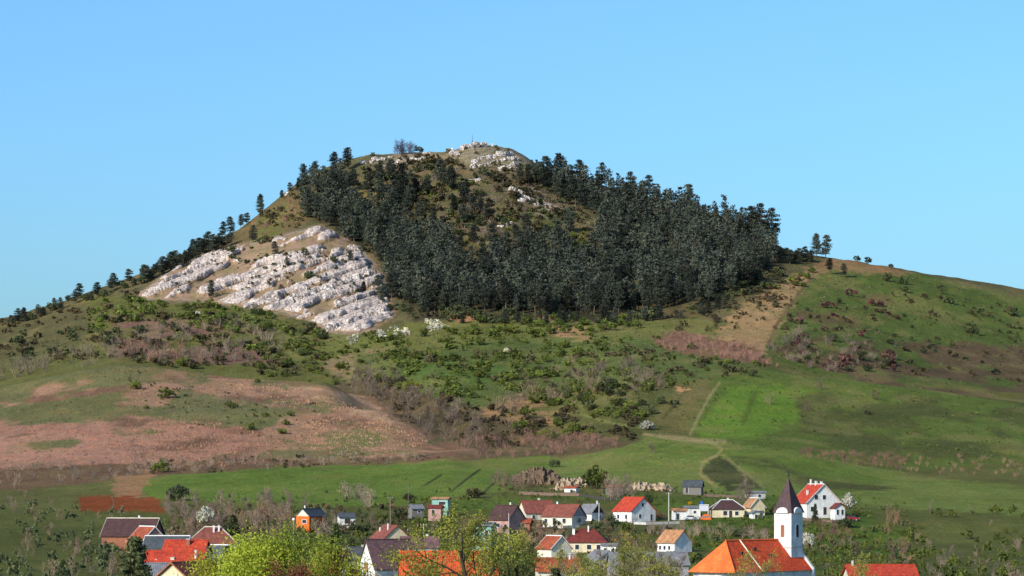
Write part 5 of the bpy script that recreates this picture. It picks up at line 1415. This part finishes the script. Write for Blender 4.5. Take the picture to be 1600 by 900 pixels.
ro = b.build("nave_roof", M['church_roof'], ch)
b = MB()
b.add([(ap + .5, -ye, h0 - .1), (ap - .6, -ye * .55, h0 - .1), (ap - .6, ye * .55, h0 - .1), (ap + .5, ye, h0 - .1), (rid0, 0, h0 + rs)], [(1, 0, 4), (2, 1, 4), (3, 2, 4)])
b.build("apse_roof", M['church_roof_sunlit'], ch)  # sunlit tone of this end painted in with the brighter tile copy
MB().add([(ap + 1.4, -w, -8), (ap + .2, -w * .5, -8), (ap + .2, w * .5, -8), (ap + 1.4, w, -8), (ap + 1.4, -w, h0), (ap + .2, -w * .5, h0), (ap + .2, w * .5, h0), (ap + 1.4, w, h0)],
         [(1, 0, 4, 5), (2, 1, 5, 6), (3, 2, 6, 7)]).build("apse_wall", M['white_wall'], ch)
c = MB(); c.tube((rid0, 0, h0 + rs), (xe, 0, h0 + rs), 0.16, 0.16, 6); c.tube((rid0, 0, h0 + rs), (ap + .5, -ye, h0 - .05), 0.13, 0.13, 6)
c.build("ridge_cap", M['church_roof_sunlit'], ro)
c = MB(); xs = rid0 + 4.0
c.tube((xs, -0.05, h0 + rs + .1), (xs, -yk, zk + .12), 0.12, 0.12, 6); c.tube((xs, -yk, zk + .12), (xs, -ye, h0), 0.12, 0.12, 6)
c.build("roof_flashing", M['pale_wall'], ro)
for x, t in ((rid0 + 1.6, 0.5), (rid0 + 9.5, 0.6), (rid0 + 6.2, .35)):
    y = -yk * t; z = h0 + rs + (zk - h0 - rs) * t
    m = MB(); m.box(x - .28, x + .28, y - .35, y + .15, z - .1, z + .32); m.build("roof_hatch", M['dark_wood'], ro)
m = MB(); m.box(ap - .1, ap + .35, -.2, .2, h0 + 1.2, h0 + 2.2); 
MB().add([(xe, -ye - .1, h0 - 1.2), (xe + .5, -ye - .1, h0 - 1.2), (xe + .5, -ye - .1, h0 + .1), (xe, -ye - .1, h0 + .1), (xe, -yk + .3, zk + .9), (xe + .5, -yk + .3, zk + .9), (xe, 0, h0 + rs + .3), (xe + .5, 0, h0 + rs + .3),
          (xe, ye, h0 - 1.2), (xe + .5, ye, h0 - 1.2)],
         [(0, 1, 2, 3), (3, 2, 5, 4), (4, 5, 7, 6), (1, 9, 7, 5, 2), (0, 3, 4, 6, 8), (8, 6, 7, 9)]).build("end_gable", M['white_wall'], ch)
# tower at the far end, on the axis
tx, ts = l - 1.6, 1.72
tz0, tz1 = -8.0, h0 + 9.5
tw = MB().box(tx - ts, tx + ts, -ts - 1.0, ts - 1.0, tz0, tz1).build("tower_wall", M['white_wall'], ch)
cy = -1.0
m = MB(); m.box(tx - ts - .1, tx + ts + .1, cy - ts - .1, cy + ts + .1, h0 + 3.6, h0 + 3.85); m.build("string_course", M['concrete'], tw)
# arched pediment on each face
for face in range(4):
    an = face * math.pi / 2; cs, sn = math.cos(an), math.sin(an)
    def tf(u, v, z): return (tx + v * cs - u * sn, cy + v * sn + u * cs, z)
    pts = [(-1.2, 0)] + [(1.2 * math.cos(t), 0.95 * math.sin(t)) for t in np.linspace(math.pi, 0, 9)] + [(1.2, 0)]
    n = len(pts)
    vs = [tf(u, ts - .05, tz1 + z - .02) for u, z in pts] + [tf(u, ts + .30, tz1 + z - .06) for u, z in pts]
    MB().add(vs, [tuple(range(n)), tuple(reversed(range(n, 2 * n)))] + [(k, n + k, n + (k + 1) % n, (k + 1) % n) for k in range(n)]).build("arched_pediment", M['white_wall'], tw)
    # belfry window: arched opening with louvres
    pts = [(-.36, 0), (.36, 0)] + [(.36 * math.cos(t), 1.75 + .36 * math.sin(t)) for t in np.linspace(0, math.pi, 9)]
    n = len(pts)
    def ring(k, v): return [tf(u * k, v, h0 + 5.4 + (z if k == 1 else (z - .9) * k + .9)) for u, z in pts]
    o = MB().add(ring(1.22, ts - .03) + ring(1.22, ts + .07), [tuple(range(n)), tuple(reversed(range(n, 2 * n)))] + [(k, n + k, n + (k + 1) % n, (k + 1) % n) for k in range(n)]).build("belfry_window", M['white_trim'], tw)
    MB().add(ring(1, ts - .03) + ring(1, ts + .10), [tuple(range(n)), tuple(reversed(range(n, 2 * n)))] + [(k, n + k, n + (k + 1) % n, (k + 1) % n) for k in range(n)]).build("louvre", M['brick_wall'] if face == 2 else M['dark_wood'], o)
# flared four-sided spire
b = MB(); prof_ = [(ts + .24, tz1 + .0), (ts - .02, tz1 + .75), (1.12, tz1 + 2.4), (0.62, tz1 + 4.0), (0.16, tz1 + 5.5), (0.05, tz1 + 5.9)]
vs = []; fs = []
for s_, z_ in prof_: vs += [(tx - s_, cy - s_, z_), (tx + s_, cy - s_, z_), (tx + s_, cy + s_, z_), (tx - s_, cy + s_, z_)]
for k in range(len(prof_) - 1):
    for e in range(4): fs.append((k * 4 + e, k * 4 + (e + 1) % 4, k * 4 + 4 + (e + 1) % 4, k * 4 + 4 + e))
fs.append((3, 2, 1, 0))
sp = b.add(vs, fs).build("spire", M['copper'], ch)
f_ = MB(); f_.tube((tx, cy, tz1 + 5.8), (tx, cy, tz1 + 7.2), .05, .04, 6); f_.tube((tx, cy, tz1 + 6.1), (tx, cy, tz1 + 6.45), .2, .2, 8)
f_.box(tx - .35, tx + .35, cy - .04, cy + .04, tz1 + 6.75, tz1 + 6.85); f_.build("finial", M['dark_wood'], sp)
# ------------------------------------------------------------------ poles, fences, cars, garden things
def pole(px, d, ytop, ybase, label, mat='pole_wood', arm=True, r=0.14):
    p = Vector(((px - PX0) / F * d, d, zrow(ybase, d))); H = (ybase - ytop) * d / F
    o = empty("utility_pole", p); tag(o, label, "pole", "utility poles")
    MB().tube((0, 0, -2), (0, 0, H), r, r * .7, 8).build("post", M[mat], o)
    if arm:
        m = MB(); m.box(-.7, .7, -.05, .05, H - .45, H - .33); a = m.build("cross_arm", M['pole_wood'], o)
        for x in (-.6, 0, .6): MB().tube((x, 0, H - .33), (x, 0, H - .12), .05, .03, 6).build("insulator", M['white_trim'], a)
pole(610, 800, 776, 818, "brown wooden utility pole above the left gardens")
pole(1045, 838, 769, 813, "pale concrete pole right of the white orange roofed house", 'concrete', r=0.17)
pole(638, 830, 757, 800, "thin pole in front of the green field", 'grey_wood', False, .07)
pole(662, 640, 818, 862, "pale pole beside the brown roofed cream house", 'concrete', True, .12)
pole(795, 690, 802, 845, "white pole in front of the pinkish brown house", 'concrete', False, .12)
pole(936, 838, 786, 815, "thin white pole at the grey roofed house", 'white_trim', False, .09)
pole(1230, 900, 752, 800, "grey pole behind the church spire", 'concrete', False, .1)
# lattice-free street lamp with a white globe
p = Vector(((459 - PX0) / F * 700, 700, zrow(842, 700)))
o = empty("street_lamp", p); tag(o, "pale globe street lamp left of the orange house", "street lamp")
MB().tube((0, 0, -2), (0, 0, 4.2), .07, .05, 8).build("post", M['concrete'], o)
import bmesh
bm = bmesh.new(); bmesh.ops.create_uvsphere(bm, u_segments=12, v_segments=8, radius=.36); me = bpy.data.meshes.new("globe"); bm.to_mesh(me); bm.free(); me.materials.append(M['white_trim'])
obj("globe", me, o, (0, 0, 4.4))
def fence(pts, d0, label, mat='grey_wood', h=1.3, step=1.6, planks=True):
    """posts with one panel between each pair, following the ground"""
    P = [Vector(((x - PX0) / F * d, d, gz((x - PX0) / F * d, d))) for x, d in pts]
    o = empty("garden_fence", P[0]); tag(o, label, "fence", "garden fences")
    for a_, b_ in zip(P, P[1:]):
        n = max(1, int((b_ - a_).length / step)); an = math.atan2(b_.y - a_.y, b_.x - a_.x)
        for k in range(n):
            q = a_ + (b_ - a_) * (k / n); q2 = a_ + (b_ - a_) * ((k + 1) / n)
            q.z = gz(q.x, q.y); q2.z = gz(q2.x, q2.y)
            m = MB(); m.box(-.06, .06, -.06, .06, -.6, h + .1); obj("post", m.mesh("post", M['grey_wood']), o, q - P[0], an)
            L_ = (q2 - q).length; m = MB(); m.add([(.06, -.03, .1), (L_ - .06, -.03, q2.z - q.z + .1), (L_ - .06, -.03, q2.z - q.z + h), (.06, -.03, h), (.06, .03, .1), (L_ - .06, .03, q2.z - q.z + .1), (L_ - .06, .03, q2.z - q.z + h), (.06, .03, h)],
                                                  [(0, 1, 2, 3), (5, 4, 7, 6), (3, 2, 6, 7), (1, 0, 4, 5), (0, 3, 7, 4), (2, 1, 5, 6)])
            obj("fence_panel", m.mesh("fence_panel", M[mat]), o, q - P[0], an)
fence([(812, 935), (860, 930), (905, 925)], 0, "long weathered fence below the sandy cliff", 'fence_brown', 1.0, 1.8)
fence([(905, 925), (945, 905), (1000, 900)], 0, "dark garden fence above the grey roofed house", 'dark_wood', 0.8, 1.8)
fence([(990, 826), (1010, 824), (1036, 826), (1062, 828)], 0, "pale low fence in front of the white orange roofed house", 'concrete', .8, 1.5)
fence([(1100, 925), (1150, 925), (1160, 925)], 0, "brown fence right of the dark weathered shed", 'fence_brown', .8, 1.8)
fence([(1255, 838), (1300, 836), (1318, 838)], 0, "brown fence in front of the big white gabled house", 'fence_brown', .8, 1.6)
fence([(845, 818), (880, 812), (905, 816)], 0, "pale garden wall in front of the grey gabled house", 'pale_wall', .8, 1.6)
def car(px, d, rz, paint_, label):
    x = (px - PX0) / F * d
    o = empty("parked_car", (x, d, gz(x, d)), R(rz)); tag(o, label, "car", "parked cars")
    prof_ = [(-2.0, .35), (2.0, .35), (2.05, .7), (1.9, .86), (1.0, .95), (.45, 1.38), (-1.2, 1.42), (-1.75, .98), (-2.02, .9)]
    MB().prism(prof_, -.8, .8).build("body", M[paint_], o)
    for sy in (-1, 1):
        MB().prism([(.85, .97), (.42, 1.32), (-1.12, 1.35), (-1.5, .99)], sy * .805 - .01, sy * .805 + .01).build("side_window", M['glass'], o)
        for sx in (-1.25, 1.3):
            wh = MB().tube((sx, sy * .6, .32), (sx, sy * .84, .32), .33, .33, 14).build("wheel", M['tyre'], o)
            MB().tube((sx, sy * .83, .32), (sx, sy * .86, .32), .2, .2, 10).build("rim", M['steel'], wh)
    MB().add([(1.0, -.7, .975), (1.0, .7, .975), (.5, .66, 1.36), (.5, -.66, 1.36)], [(0, 1, 2, 3)]).build("windscreen", M['glass'], o)
    for sy in (-.55, .55): sub_box("headlight", o, M['white_trim'], 1.96, 2.06, sy - .16, sy + .16, .66, .8)
car(1080, 838, 8, 'silver_paint', "silver car parked in front of the white garage")
car(1331, 842, -12, 'red_paint', "dark red car parked below the white blossoming tree")
p = atd(1100, 846)
o = empty("water_tank", p + Vector((0, 0, 0))); tag(o, "pale frame tower carrying a blue water barrel", "water tank")
m = MB()
for sx in (-1, 1):
    for sy in (-1, 1): m.tube((sx * 1.1, sy * .8, -1), (sx * 1.1, sy * .8, 3.4), .09, .09, 6)
m.build("frame", M['white_trim'], o)
sub_box("deck", o, M['white_trim'], -1.3, 1.3, -1, 1, 3.4, 3.55)
sub_box("side_panel", o, M['silver_paint'], -1.2, 1.2, -.9, -.86, 1.7, 3.3)
MB().tube((-.5, 0, 3.55), (-.5, 0, 4.4), .42, .42, 14).build("barrel", M['blue'], o)
p = atd(1103, 840)
o = tag(empty("covered_pile", p), "orange tarpaulin covered pile beside the cream bungalow", "pile")
rr_ = np.random.default_rng(5)
m = MB(); g = 8; vs = []; fs = []
for i_ in range(g + 1):
    for j_ in range(g + 1):
        u, v = i_ / g * 2 - 1, j_ / g * 2 - 1
        vs.append((u * 1.5, v * 1.1, max(-.3, 1.5 * (1 - max(abs(u), abs(v)) ** 3) + rr_.normal() * .08 - .1)))
for i_ in range(g):
    for j_ in range(g): fs.append((i_ * (g + 1) + j_, (i_ + 1) * (g + 1) + j_, (i_ + 1) * (g + 1) + j_ + 1, i_ * (g + 1) + j_ + 1))
m.add(vs, fs); m.build("tarpaulin", M['rust_cloth'], o)
MB().box(-1.3, 1.3, -.9, .9, -.4, .9).build("stack", M['grey_wood'], o)

# ------------------------------------------------------------------ sand banks and earth scarp above the village
def bank(x0, x1, d, ytop, ybot, mat, label, seed, name="sand_bank"):
    r = np.random.default_rng(seed)
    n, k = 34, 8
    vs = []; fs = []
    cx = ((x0 + x1) / 2 - PX0) / F * d; cz = gz(cx, d)
    for i_ in range(n + 1):
        t = i_ / n; px = x0 + (x1 - x0) * t
        hh = math.sin(math.pi * t) ** 0.45 * (0.75 + 0.5 * float(vnoise(np.array([t * 5.0]), np.array([seed * 1.7]), 3)[0]))
        for j_ in range(k + 1):
            s = j_ / k; dd = d + s * s * 5 + r.normal() * .7
            z = zrow(ybot, d) - 1.2 + (zrow(ytop, d) - zrow(ybot, d) + 1.2) * hh * (s ** .55) * (1 - .22 * (j_ % 3 == 1)) + r.normal() * .34
            x = (px - PX0) / F * dd + r.normal() * .3
            vs.append((x - cx, dd - d, z - cz))
        vs.append(((px - PX0) / F * (d + 16) - cx, 16, gz((px - PX0) / F * (d + 16), d + 16) - cz - .4))
    K = k + 2
    for i_ in range(n):
        for j_ in range(K - 1): fs.append((i_ * K + j_, (i_ + 1) * K + j_, (i_ + 1) * K + j_ + 1, i_ * K + j_ + 1))
    o = MB().add(vs, fs).build(name, M[mat]); o.location = (cx, d, cz); tag(o, label, "bank")
bank(852, 912, 962, 752, 772, 'sand', "bright sandy cliff behind the white hut", 3)
bank(972, 1058, 960, 752, 772, 'sand', "long bright sandy bank at the foot of the meadow", 8)
bank(796, 884, 1000, 733, 756, 'earth', "brown earth scarp cut into the end of the green field", 5, "earth_scarp")
bank(880, 925, 985, 743, 760, 'sand', "small sandy scar above the white hut", 11)
bank(-0, 1, 1, 1, 1, 'sand', "x", 1) if False else None

# ------------------------------------------------------------------ trees and bushes of the village
def leafy_tree(px, d, ytop, label, seed, wood, leafm, h=None, wid=1.0, nleaf=14000, ls=0.11, levels=4, kids=(8, 6, 5, 4), ang=0.8, off=0.3, trunk=0.22, r0=None, up=0.05, name="broadleaf_tree", dx=0, wander=.16):
    x = (px - PX0) / F * d; g = gz(x, d)
    H = zrow(ytop, d) - g
    rg = np.random.default_rng(seed)
    (a_, b_, c_, d_), tw = grow(rg, H * .8, r0 or H * .022, levels, kids, ang, wander, up, trunk)
    top = max(b_[:, 2].max(), 1); k = H / top
    S = np.array([k * wid, k * wid, k])
    a_ = a_ * S; b_ = b_ * S; tw = tw * S
    o = empty(name, (x, d, g)); tag(o, label, "tree")
    v, q = tubes(a_, b_, np.maximum(c_, .02), np.maximum(d_, .014), 4); obj("trunk", mesh_np("trunk", v, quads=q, mat=wood, smooth=True), o)
    if nleaf:
        i_ = rg.integers(0, len(tw), nleaf)
        v, q = leaves(rg, tw[i_] + rg.normal(size=(nleaf, 3)) * off, ls, .55); obj("crown", mesh_np("crown", v, quads=q, mat=leafm), o)
    return o
L_spring = leaf_mat('olive_spring_leaves', (0.36, 0.34, 0.06), 0.1, 0.4, (0.28, 0.27, 0.05))
L_lime = leaf_mat('lime_spring_leaves', (0.42, 0.44, 0.05), 0.1, 0.4, (0.27, 0.31, 0.04))
L_rust = leaf_mat('rusty_buds', (0.20, 0.09, 0.04), 0.1, 0.3, (0.22, 0.05, 0.04))
leafy_tree(742, 300, 788, "big olive tinted spring tree with a bare spreading crown in front", 11, M['olive_bark'], L_spring, wid=1.2, nleaf=9500, ls=.13, off=.34, kids=(9, 7, 6, 4), ang=.85)
leafy_tree(800, 310, 826, "lower olive tinted tree right of the big spring tree", 12, M['olive_bark'], L_spring, wid=1.05, nleaf=5200, ls=.12, off=.3, kids=(8, 6, 5, 4), ang=.9)
leafy_tree(672, 315, 834, "thin olive tinted tree left of the big spring tree", 13, M['olive_bark'], L_spring, wid=.8, nleaf=3600, ls=.12, off=.3, kids=(8, 6, 5, 4))
leafy_tree(438, 285, 820, "glowing yellow green tree in the lower left", 14, M['olive_bark'], L_lime, wid=.92, nleaf=40000, ls=.12, off=.75, kids=(10, 8, 6, 4), ang=1.0)
leafy_tree(385, 290, 866, "smaller yellow green tree left of the glowing one", 15, M['olive_bark'], L_lime, wid=.95, nleaf=13000, ls=.12, off=.7, kids=(8, 6, 5, 4), ang=.9)
leafy_tree(482, 292, 846, "yellow green tree right of the glowing one", 16, M['olive_bark'], L_lime, wid=.75, nleaf=11000, ls=.12, off=.7, kids=(8, 6, 5, 4))
leafy_tree(522, 300, 858, "rust red budding tree beside the yellow green trees", 17, M['olive_bark'], L_rust, wid=1.1, nleaf=9000, ls=.10, off=.3, kids=(8, 6, 5, 4), ang=.85)
leafy_tree(488, 280, 872, "low rust coloured tree under the yellow green trees", 18, M['olive_bark'], L_rust, wid=1.1, nleaf=6000, ls=.10, off=.3, kids=(8, 6, 5, 4), ang=.85)
leafy_tree(552, 305, 884, "sparse rust red bush beside the white steep gable", 19, M['olive_bark'], L_rust, wid=.6, nleaf=3500, ls=.10, off=.3, kids=(8, 6, 5, 4), ang=.85)
for i_, (x, d, yt, n_, l) in enumerate([
    (985, 430, 852, 3500, "grey green budding tree in front of the grey roof"), (1020, 420, 862, 2500, "leafless greyish tree left of the church roof"),
    (935, 440, 862, 2500, "budding olive tree below the wine red roof"), (900, 460, 868, 1500, "leafless tree among the bottom chimneys"),
    (1060, 470, 866, 800, "leafless pinkish tree touching the church roof"), (1018, 560, 826, 1600, "tall thin budding tree in front of the tan roofed cottage"),
    (1180, 440, 862, 1800, "sparse olive tree in front of the church nave"), (1345, 430, 868, 2200, "sparse yellowish tree in front of the orange roof"),
    (870, 470, 846, 1800, "thin budding tree left of the wine red roof")]):
    leafy_tree(x, d, yt, l, 60 + i_, T_grey, L_spring, wid=1.0, nleaf=n_, ls=.12, off=.3, kids=(9, 7, 5, 4), ang=.7)
def conifer(px, d, ytop, label, seed, wid=.32, mat=None, base=None):
    x = (px - PX0) / F * d; g = gz(x, d); H = zrow(ytop, d) - g
    rg = np.random.default_rng(seed); P_ = []; s0 = []; s1 = []
    for k in range(26):
        f = .08 + .9 * k / 26; rad = wid * (1 - f) ** .85 + .02
        for j_ in range(7):
            an = rg.random() * 6.28; r_ = rad * rg.uniform(.7, 1.1)
            tip = np.array([math.cos(an) * r_, math.sin(an) * r_, f - r_ * .25]); c0 = np.array([0, 0, f])
            s0.append(c0); s1.append(tip)
            for t in np.linspace(.25, 1, 6): P_.append(c0 + (tip - c0) * t + rg.normal(size=(6, 3)) * np.array([.016, .016, .01]))
    P_ = np.concatenate(P_) * H
    o = empty("conifer", (x, d, g)); tag(o, label, "conifer")
    v, q = tubes(np.array(s0) * H, np.array(s1) * H, np.full(len(s0), .05), np.full(len(s0), .02), 3)
    v2, q2 = tubes([[0, 0, -.5]], [[0, 0, H]], [H * .016], [.03], 8); v, q = joinm([(v, q), (v2, q2)])
    obj("trunk", mesh_np("trunk", v, quads=q, mat=M['bark']), o)
    v, q = leaves(rg, P_, .020 * H, .45, .3); obj("crown", mesh_np("crown", v, quads=q, mat=mat or L_dark), o)
conifer(212, 330, 832, "dark spruce at the lower left corner", 71, .30)
conifer(364, 640, 801, "dark spruce behind the reddish brown hipped roof", 72, .26)
conifer(356, 520, 850, "bluish spruce beside the dark grey roof", 73, .34, L_bluegreen)
conifer(1274, 836, 786, "small dark cypress in front of the big white gabled house", 74, .22)
conifer(524, 640, 815, "dark broad conifer right of the orange house", 75, .42)
conifer(548, 600, 838, "second dark conifer below the orange house", 76, .40)
conifer(867, 400, 884, "small round dark conifer at the bottom", 77, .5)
conifer(352, 655, 818, "small spruce left of the tall dark one", 78, .24)
GARD = [
 ('fresh', 930, 960, 764, 52, 42, "bright green round tree above the fence", 1.0), ('white', 322, 760, 822, 32, 40, "white blossoming tree behind the left roofs", 1.0),
 ('white', 1326, 868, 795, 26, 28, "white blossoming tree right of the big white gabled house", 1.0), ('gold', 957, 715, 852, 17, 14, "golden yellow blossoming bush beside the wine red roof", 1.1),
 ('gold', 1078, 870, 789, 9, 8, "small golden bush behind the garage", 1.0), ('dark', 935, 760, 838, 26, 30, "dark leafy tree below the grey roofed white house", .9),
 ('dark', 955, 770, 830, 26, 30, "dark grey green tree left of the white orange roofed house", .9), ('fresh', 978, 780, 834, 20, 28, "yellowish green bush below the orange red roof", .9),
 ('dark', 1012, 850, 790, 18, 24, "dark spreading tree behind the orange red roof", .9), ('maroon', 1032, 842, 810, 18, 12, "maroon hedge bush beside the white orange roofed house", 1.2),
 ('white', 1262, 800, 858, 24, 34, "pale grey blossoming tree right of the church tower", .8), ('dark', 1322, 838, 824, 36, 20, "dark bush in the bank below the red car", 1.3),
 ('fresh', 1340, 905, 806, 20, 14, "green bush right of the white blossoming tree", 1.2), ('dark', 1290, 838, 806, 14, 10, "dark rounded hedge in front of the big gabled house", 1.3),
 ('dark', 1207, 850, 803, 12, 14, "dark bush behind the green shed", 1.0), ('yellow', 1192, 880, 795, 18, 10, "yellow green bush behind the cream cottage", 1.4),
 ('fresh', 655, 845, 822, 26, 18, "green bush below the grey garden hut", 1.2), ('dark', 623, 835, 812, 34, 22, "dark green bush beside the wooden pole", 1.2),
 ('fresh', 590, 820, 816, 30, 22, "light green bush left of the wooden pole", 1.1), ('dark', 560, 790, 836, 40, 22, "dark bush below the low white shed", 1.3),
 ('olive', 640, 900, 782, 24, 14, "olive bush left of the turquoise hut", 1.2), ('olive', 740, 930, 778, 40, 20, "olive brown bush at the foot of the dark track line", 1.3),
 ('dark', 700, 820, 830, 40, 26, "dark green bush below the wine red hut", 1.2), ('dark', 1150, 790, 838, 40, 16, "dark hedge below the cream bungalow", 1.6),
]
for kd, x, d, y, wp, hp, l, sq in GARD:
    P_ = hit(x, y); d = P_.y; wm = wp * d / F; hh = hp * d / F
    o = shrub(kd, P_ - Vector((0, 0, .1)), 1.0, l, None, "tree" if hp > 22 else "bush", name="garden_tree" if hp > 22 else "garden_bush")
    o.scale = (wm, wm, hh / .78)
# hedges, thickets and rough growth between the houses
def thick_d(x0, x1, d0, d1, n, hm, kind, label, seed, tree=False, sq=.8, leafy=None):
    r = random.Random(seed); out = []
    for _ in range(int(n * (.68 if tree else .68))):
        d = r.uniform(d0, d1); x = (r.uniform(x0, x1) - PX0) / F * d; p = (x, d, gz(x, d))
        if leafy: v, q = leafy[r.randrange(len(leafy))]
        elif tree: v, q = BTREEL[r.randrange(4)]
        else: _, v, q = BARE[kind][r.randrange(3)]
        out.append((v, q, p, r.uniform(*hm), sq * r.uniform(.8, 1.25)))
    return mass("bare_thicket" if not leafy else "rough_growth", out, label, "thicket" if not leafy else "bushes", kind if leafy else {'mauve': T_mauve, 'red': T_red, 'grey': T_grey}[kind])
thick_d(255, 480, 800, 930, 90, (2.5, 6.5), 'mauve', "tall mauve leafless thicket below the green field", 81, True, .8)
thick_d(250, 470, 740, 860, 50, (2, 5), 'grey', "grey brown leafless thicket above the left roofs", 82, True, .85)
thick_d(290, 470, 780, 890, 40, (2, 5), 'red', "reddish leafless thicket left of the orange house", 83, True, .8)
thick_d(100, 330, 690, 760, 50, (2, 5), 'grey', "grey leafless thicket around the dark brown roof", 84, True, .85)
thick_d(490, 530, 770, 815, 16, (4, 7), 'mauve', "leafless trees beside the orange house", 85, True, .8)
thick_d(535, 580, 900, 950, 16, (4, 7), 'mauve', "round leafless bushes at the foot of the green field", 86, True, .9)
thick_d(770, 840, 960, 1000, 24, (3, 6), 'grey', "leafless bushes around the earth scarp", 87, True, .9)
thick_d(948, 990, 905, 940, 18, (4, 8), 'mauve', "leafless trees above the grey roofed white house", 88, True, .8)
thick_d(1010, 1200, 780, 815, 120, (1.5, 3.2), 'mauve', "mauve leafless hedge on the bank below the upper houses", 89)
thick_d(1215, 1330, 795, 832, 70, (1.5, 3.2), 'red', "reddish leafless hedge below the big white gabled house", 90)
thick_d(860, 1075, 500, 600, 34, (4, 8), 'grey', "grey leafless trees behind the church at the bottom", 91, True, .8)
thick_d(880, 1070, 440, 500, 24, (4, 8), 'mauve', "pinkish leafless trees left of the church roof", 92, True, .8)
thick_d(1380, 1415, 640, 860, 14, (3, 6.5), 'red', "rusty leafless trees at the photo's right edge", 93, True, .7)
thick_d(820, 880, 700, 780, 24, (3, 6), 'red', "brownish leafless bushes below the cream grey gabled house", 94, True, .9)
thick_d(1150, 1180, 880, 915, 8, (5, 9), 'mauve', "leafless tree behind the cream cottage", 95, True, .7)
thick_d(1080, 1430, 560, 835, 520, (.8, 3.0), L_fresh, "fresh green rough growth covering the bank right of the church", 101, leafy=LV)
thick_d(1080, 1430, 560, 830, 90, (1.5, 4.0), L_dark, "dark green rough growth on the bank right of the church", 102, leafy=LV)
thick_d(560, 1060, 600, 830, 160, (1.5, 3.6), L_dark, "dark green bushes between the middle houses", 103, leafy=LV)
thick_d(560, 1060, 640, 940, 160, (1.0, 3.0), L_fresh, "fresh green bushes in the gardens of the middle houses", 104, leafy=LV)
thick_d(180, 560, 560, 840, 170, (1.5, 3.8), L_olive, "olive brown bushes around the left houses", 105, leafy=LV)
thick_d(180, 560, 600, 900, 110, (1.2, 3.2), L_fresh, "green bushes around the left houses", 106, leafy=LV)
thick_d(-60, 190, 500, 900, 160, (2, 5), L_dark, "dark bushes and gardens at the far left", 107, leafy=LV)
thick_d(-60, 190, 560, 930, 60, (2, 6), 'grey', "leafless trees at the far left", 108, True, .8)
thick_d(1420, 1670, 480, 900, 170, (1.5, 4.5), L_fresh, "green bushes at the far right", 109, leafy=LV)
thick_d(1420, 1670, 500, 900, 45, (2, 5), 'mauve', "leafless trees at the far right", 110, True, .8)
thick_d(560, 960, 460, 620, 70, (2, 5), L_olive, "olive bushes between the bottom roofs", 111, leafy=LV)


thick_d(600, 1260, 845, 960, 330, (.5, 1.7), L_fresh, "low green garden growth along the upper houses", 112, leafy=LV)
thick_d(620, 1260, 845, 950, 150, (.6, 2.0), L_olive, "olive garden growth along the upper houses", 113, leafy=LV)
thick_d(780, 1060, 935, 985, 90, (.7, 2.2), L_olive, "olive scrub around the sandy banks", 114, leafy=LV)
thick_d(1250, 1420, 850, 960, 130, (.6, 2.0), L_fresh, "green garden growth right of the big gabled house", 115, leafy=LV)
thick_d(260, 640, 850, 960, 140, (.7, 2.2), L_dark, "dark growth along the lower edge of the green field", 116, leafy=LV)
thick_d(560, 1000, 740, 840, 60, (2, 5), 'grey', "grey leafless bushes between the middle houses", 117, True, .9)
thick_d(1230, 1420, 600, 800, 22, (2, 4), 'grey', "grey leafless bushes on the bank right of the church", 118, True, .9)

thick_d(110, 225, 680, 712, 46, (2.2, 4.4), L_dark, "dark bushes in front of the dark brown roofed house", 119, leafy=LV)
thick_d(640, 720, 760, 835, 50, (1.2, 3.0), L_fresh, "green bushes below the garden huts", 120, leafy=LV)

thick_d(250, 480, 700, 800, 110, (1.5, 4.0), L_olive, "olive brown bushes behind the left roofs", 121, leafy=LVL)
thick_d(260, 660, 790, 900, 170, (1.0, 3.2), L_olive, "olive brown growth around the orange house", 122, leafy=LVL)
thick_d(380, 660, 640, 760, 120, (1.5, 3.8), L_dark, "dark bushes behind the yellow green trees", 123, leafy=LVL)
thick_d(380, 660, 680, 830, 120, (1.2, 3.4), L_fresh, "green bushes behind the yellow green trees", 124, leafy=LVL)
thick_d(1080, 1430, 640, 840, 330, (.8, 2.8), L_fresh, "fresh green undergrowth on the bank below the upper houses", 125, leafy=LVL)
thick_d(1230, 1420, 700, 850, 90, (1.0, 3.0), L_olive, "olive bushes on the bank right of the tower", 126, leafy=LVL)
thick_d(250, 470, 760, 860, 50, (2.5, 5.5), 'red', "reddish brown leafless brush behind the left roofs", 127, True, .9)
thick_d(820, 1060, 640, 800, 130, (1.2, 3.2), L_olive, "olive brown bushes between the middle cottages", 128, leafy=LVL)
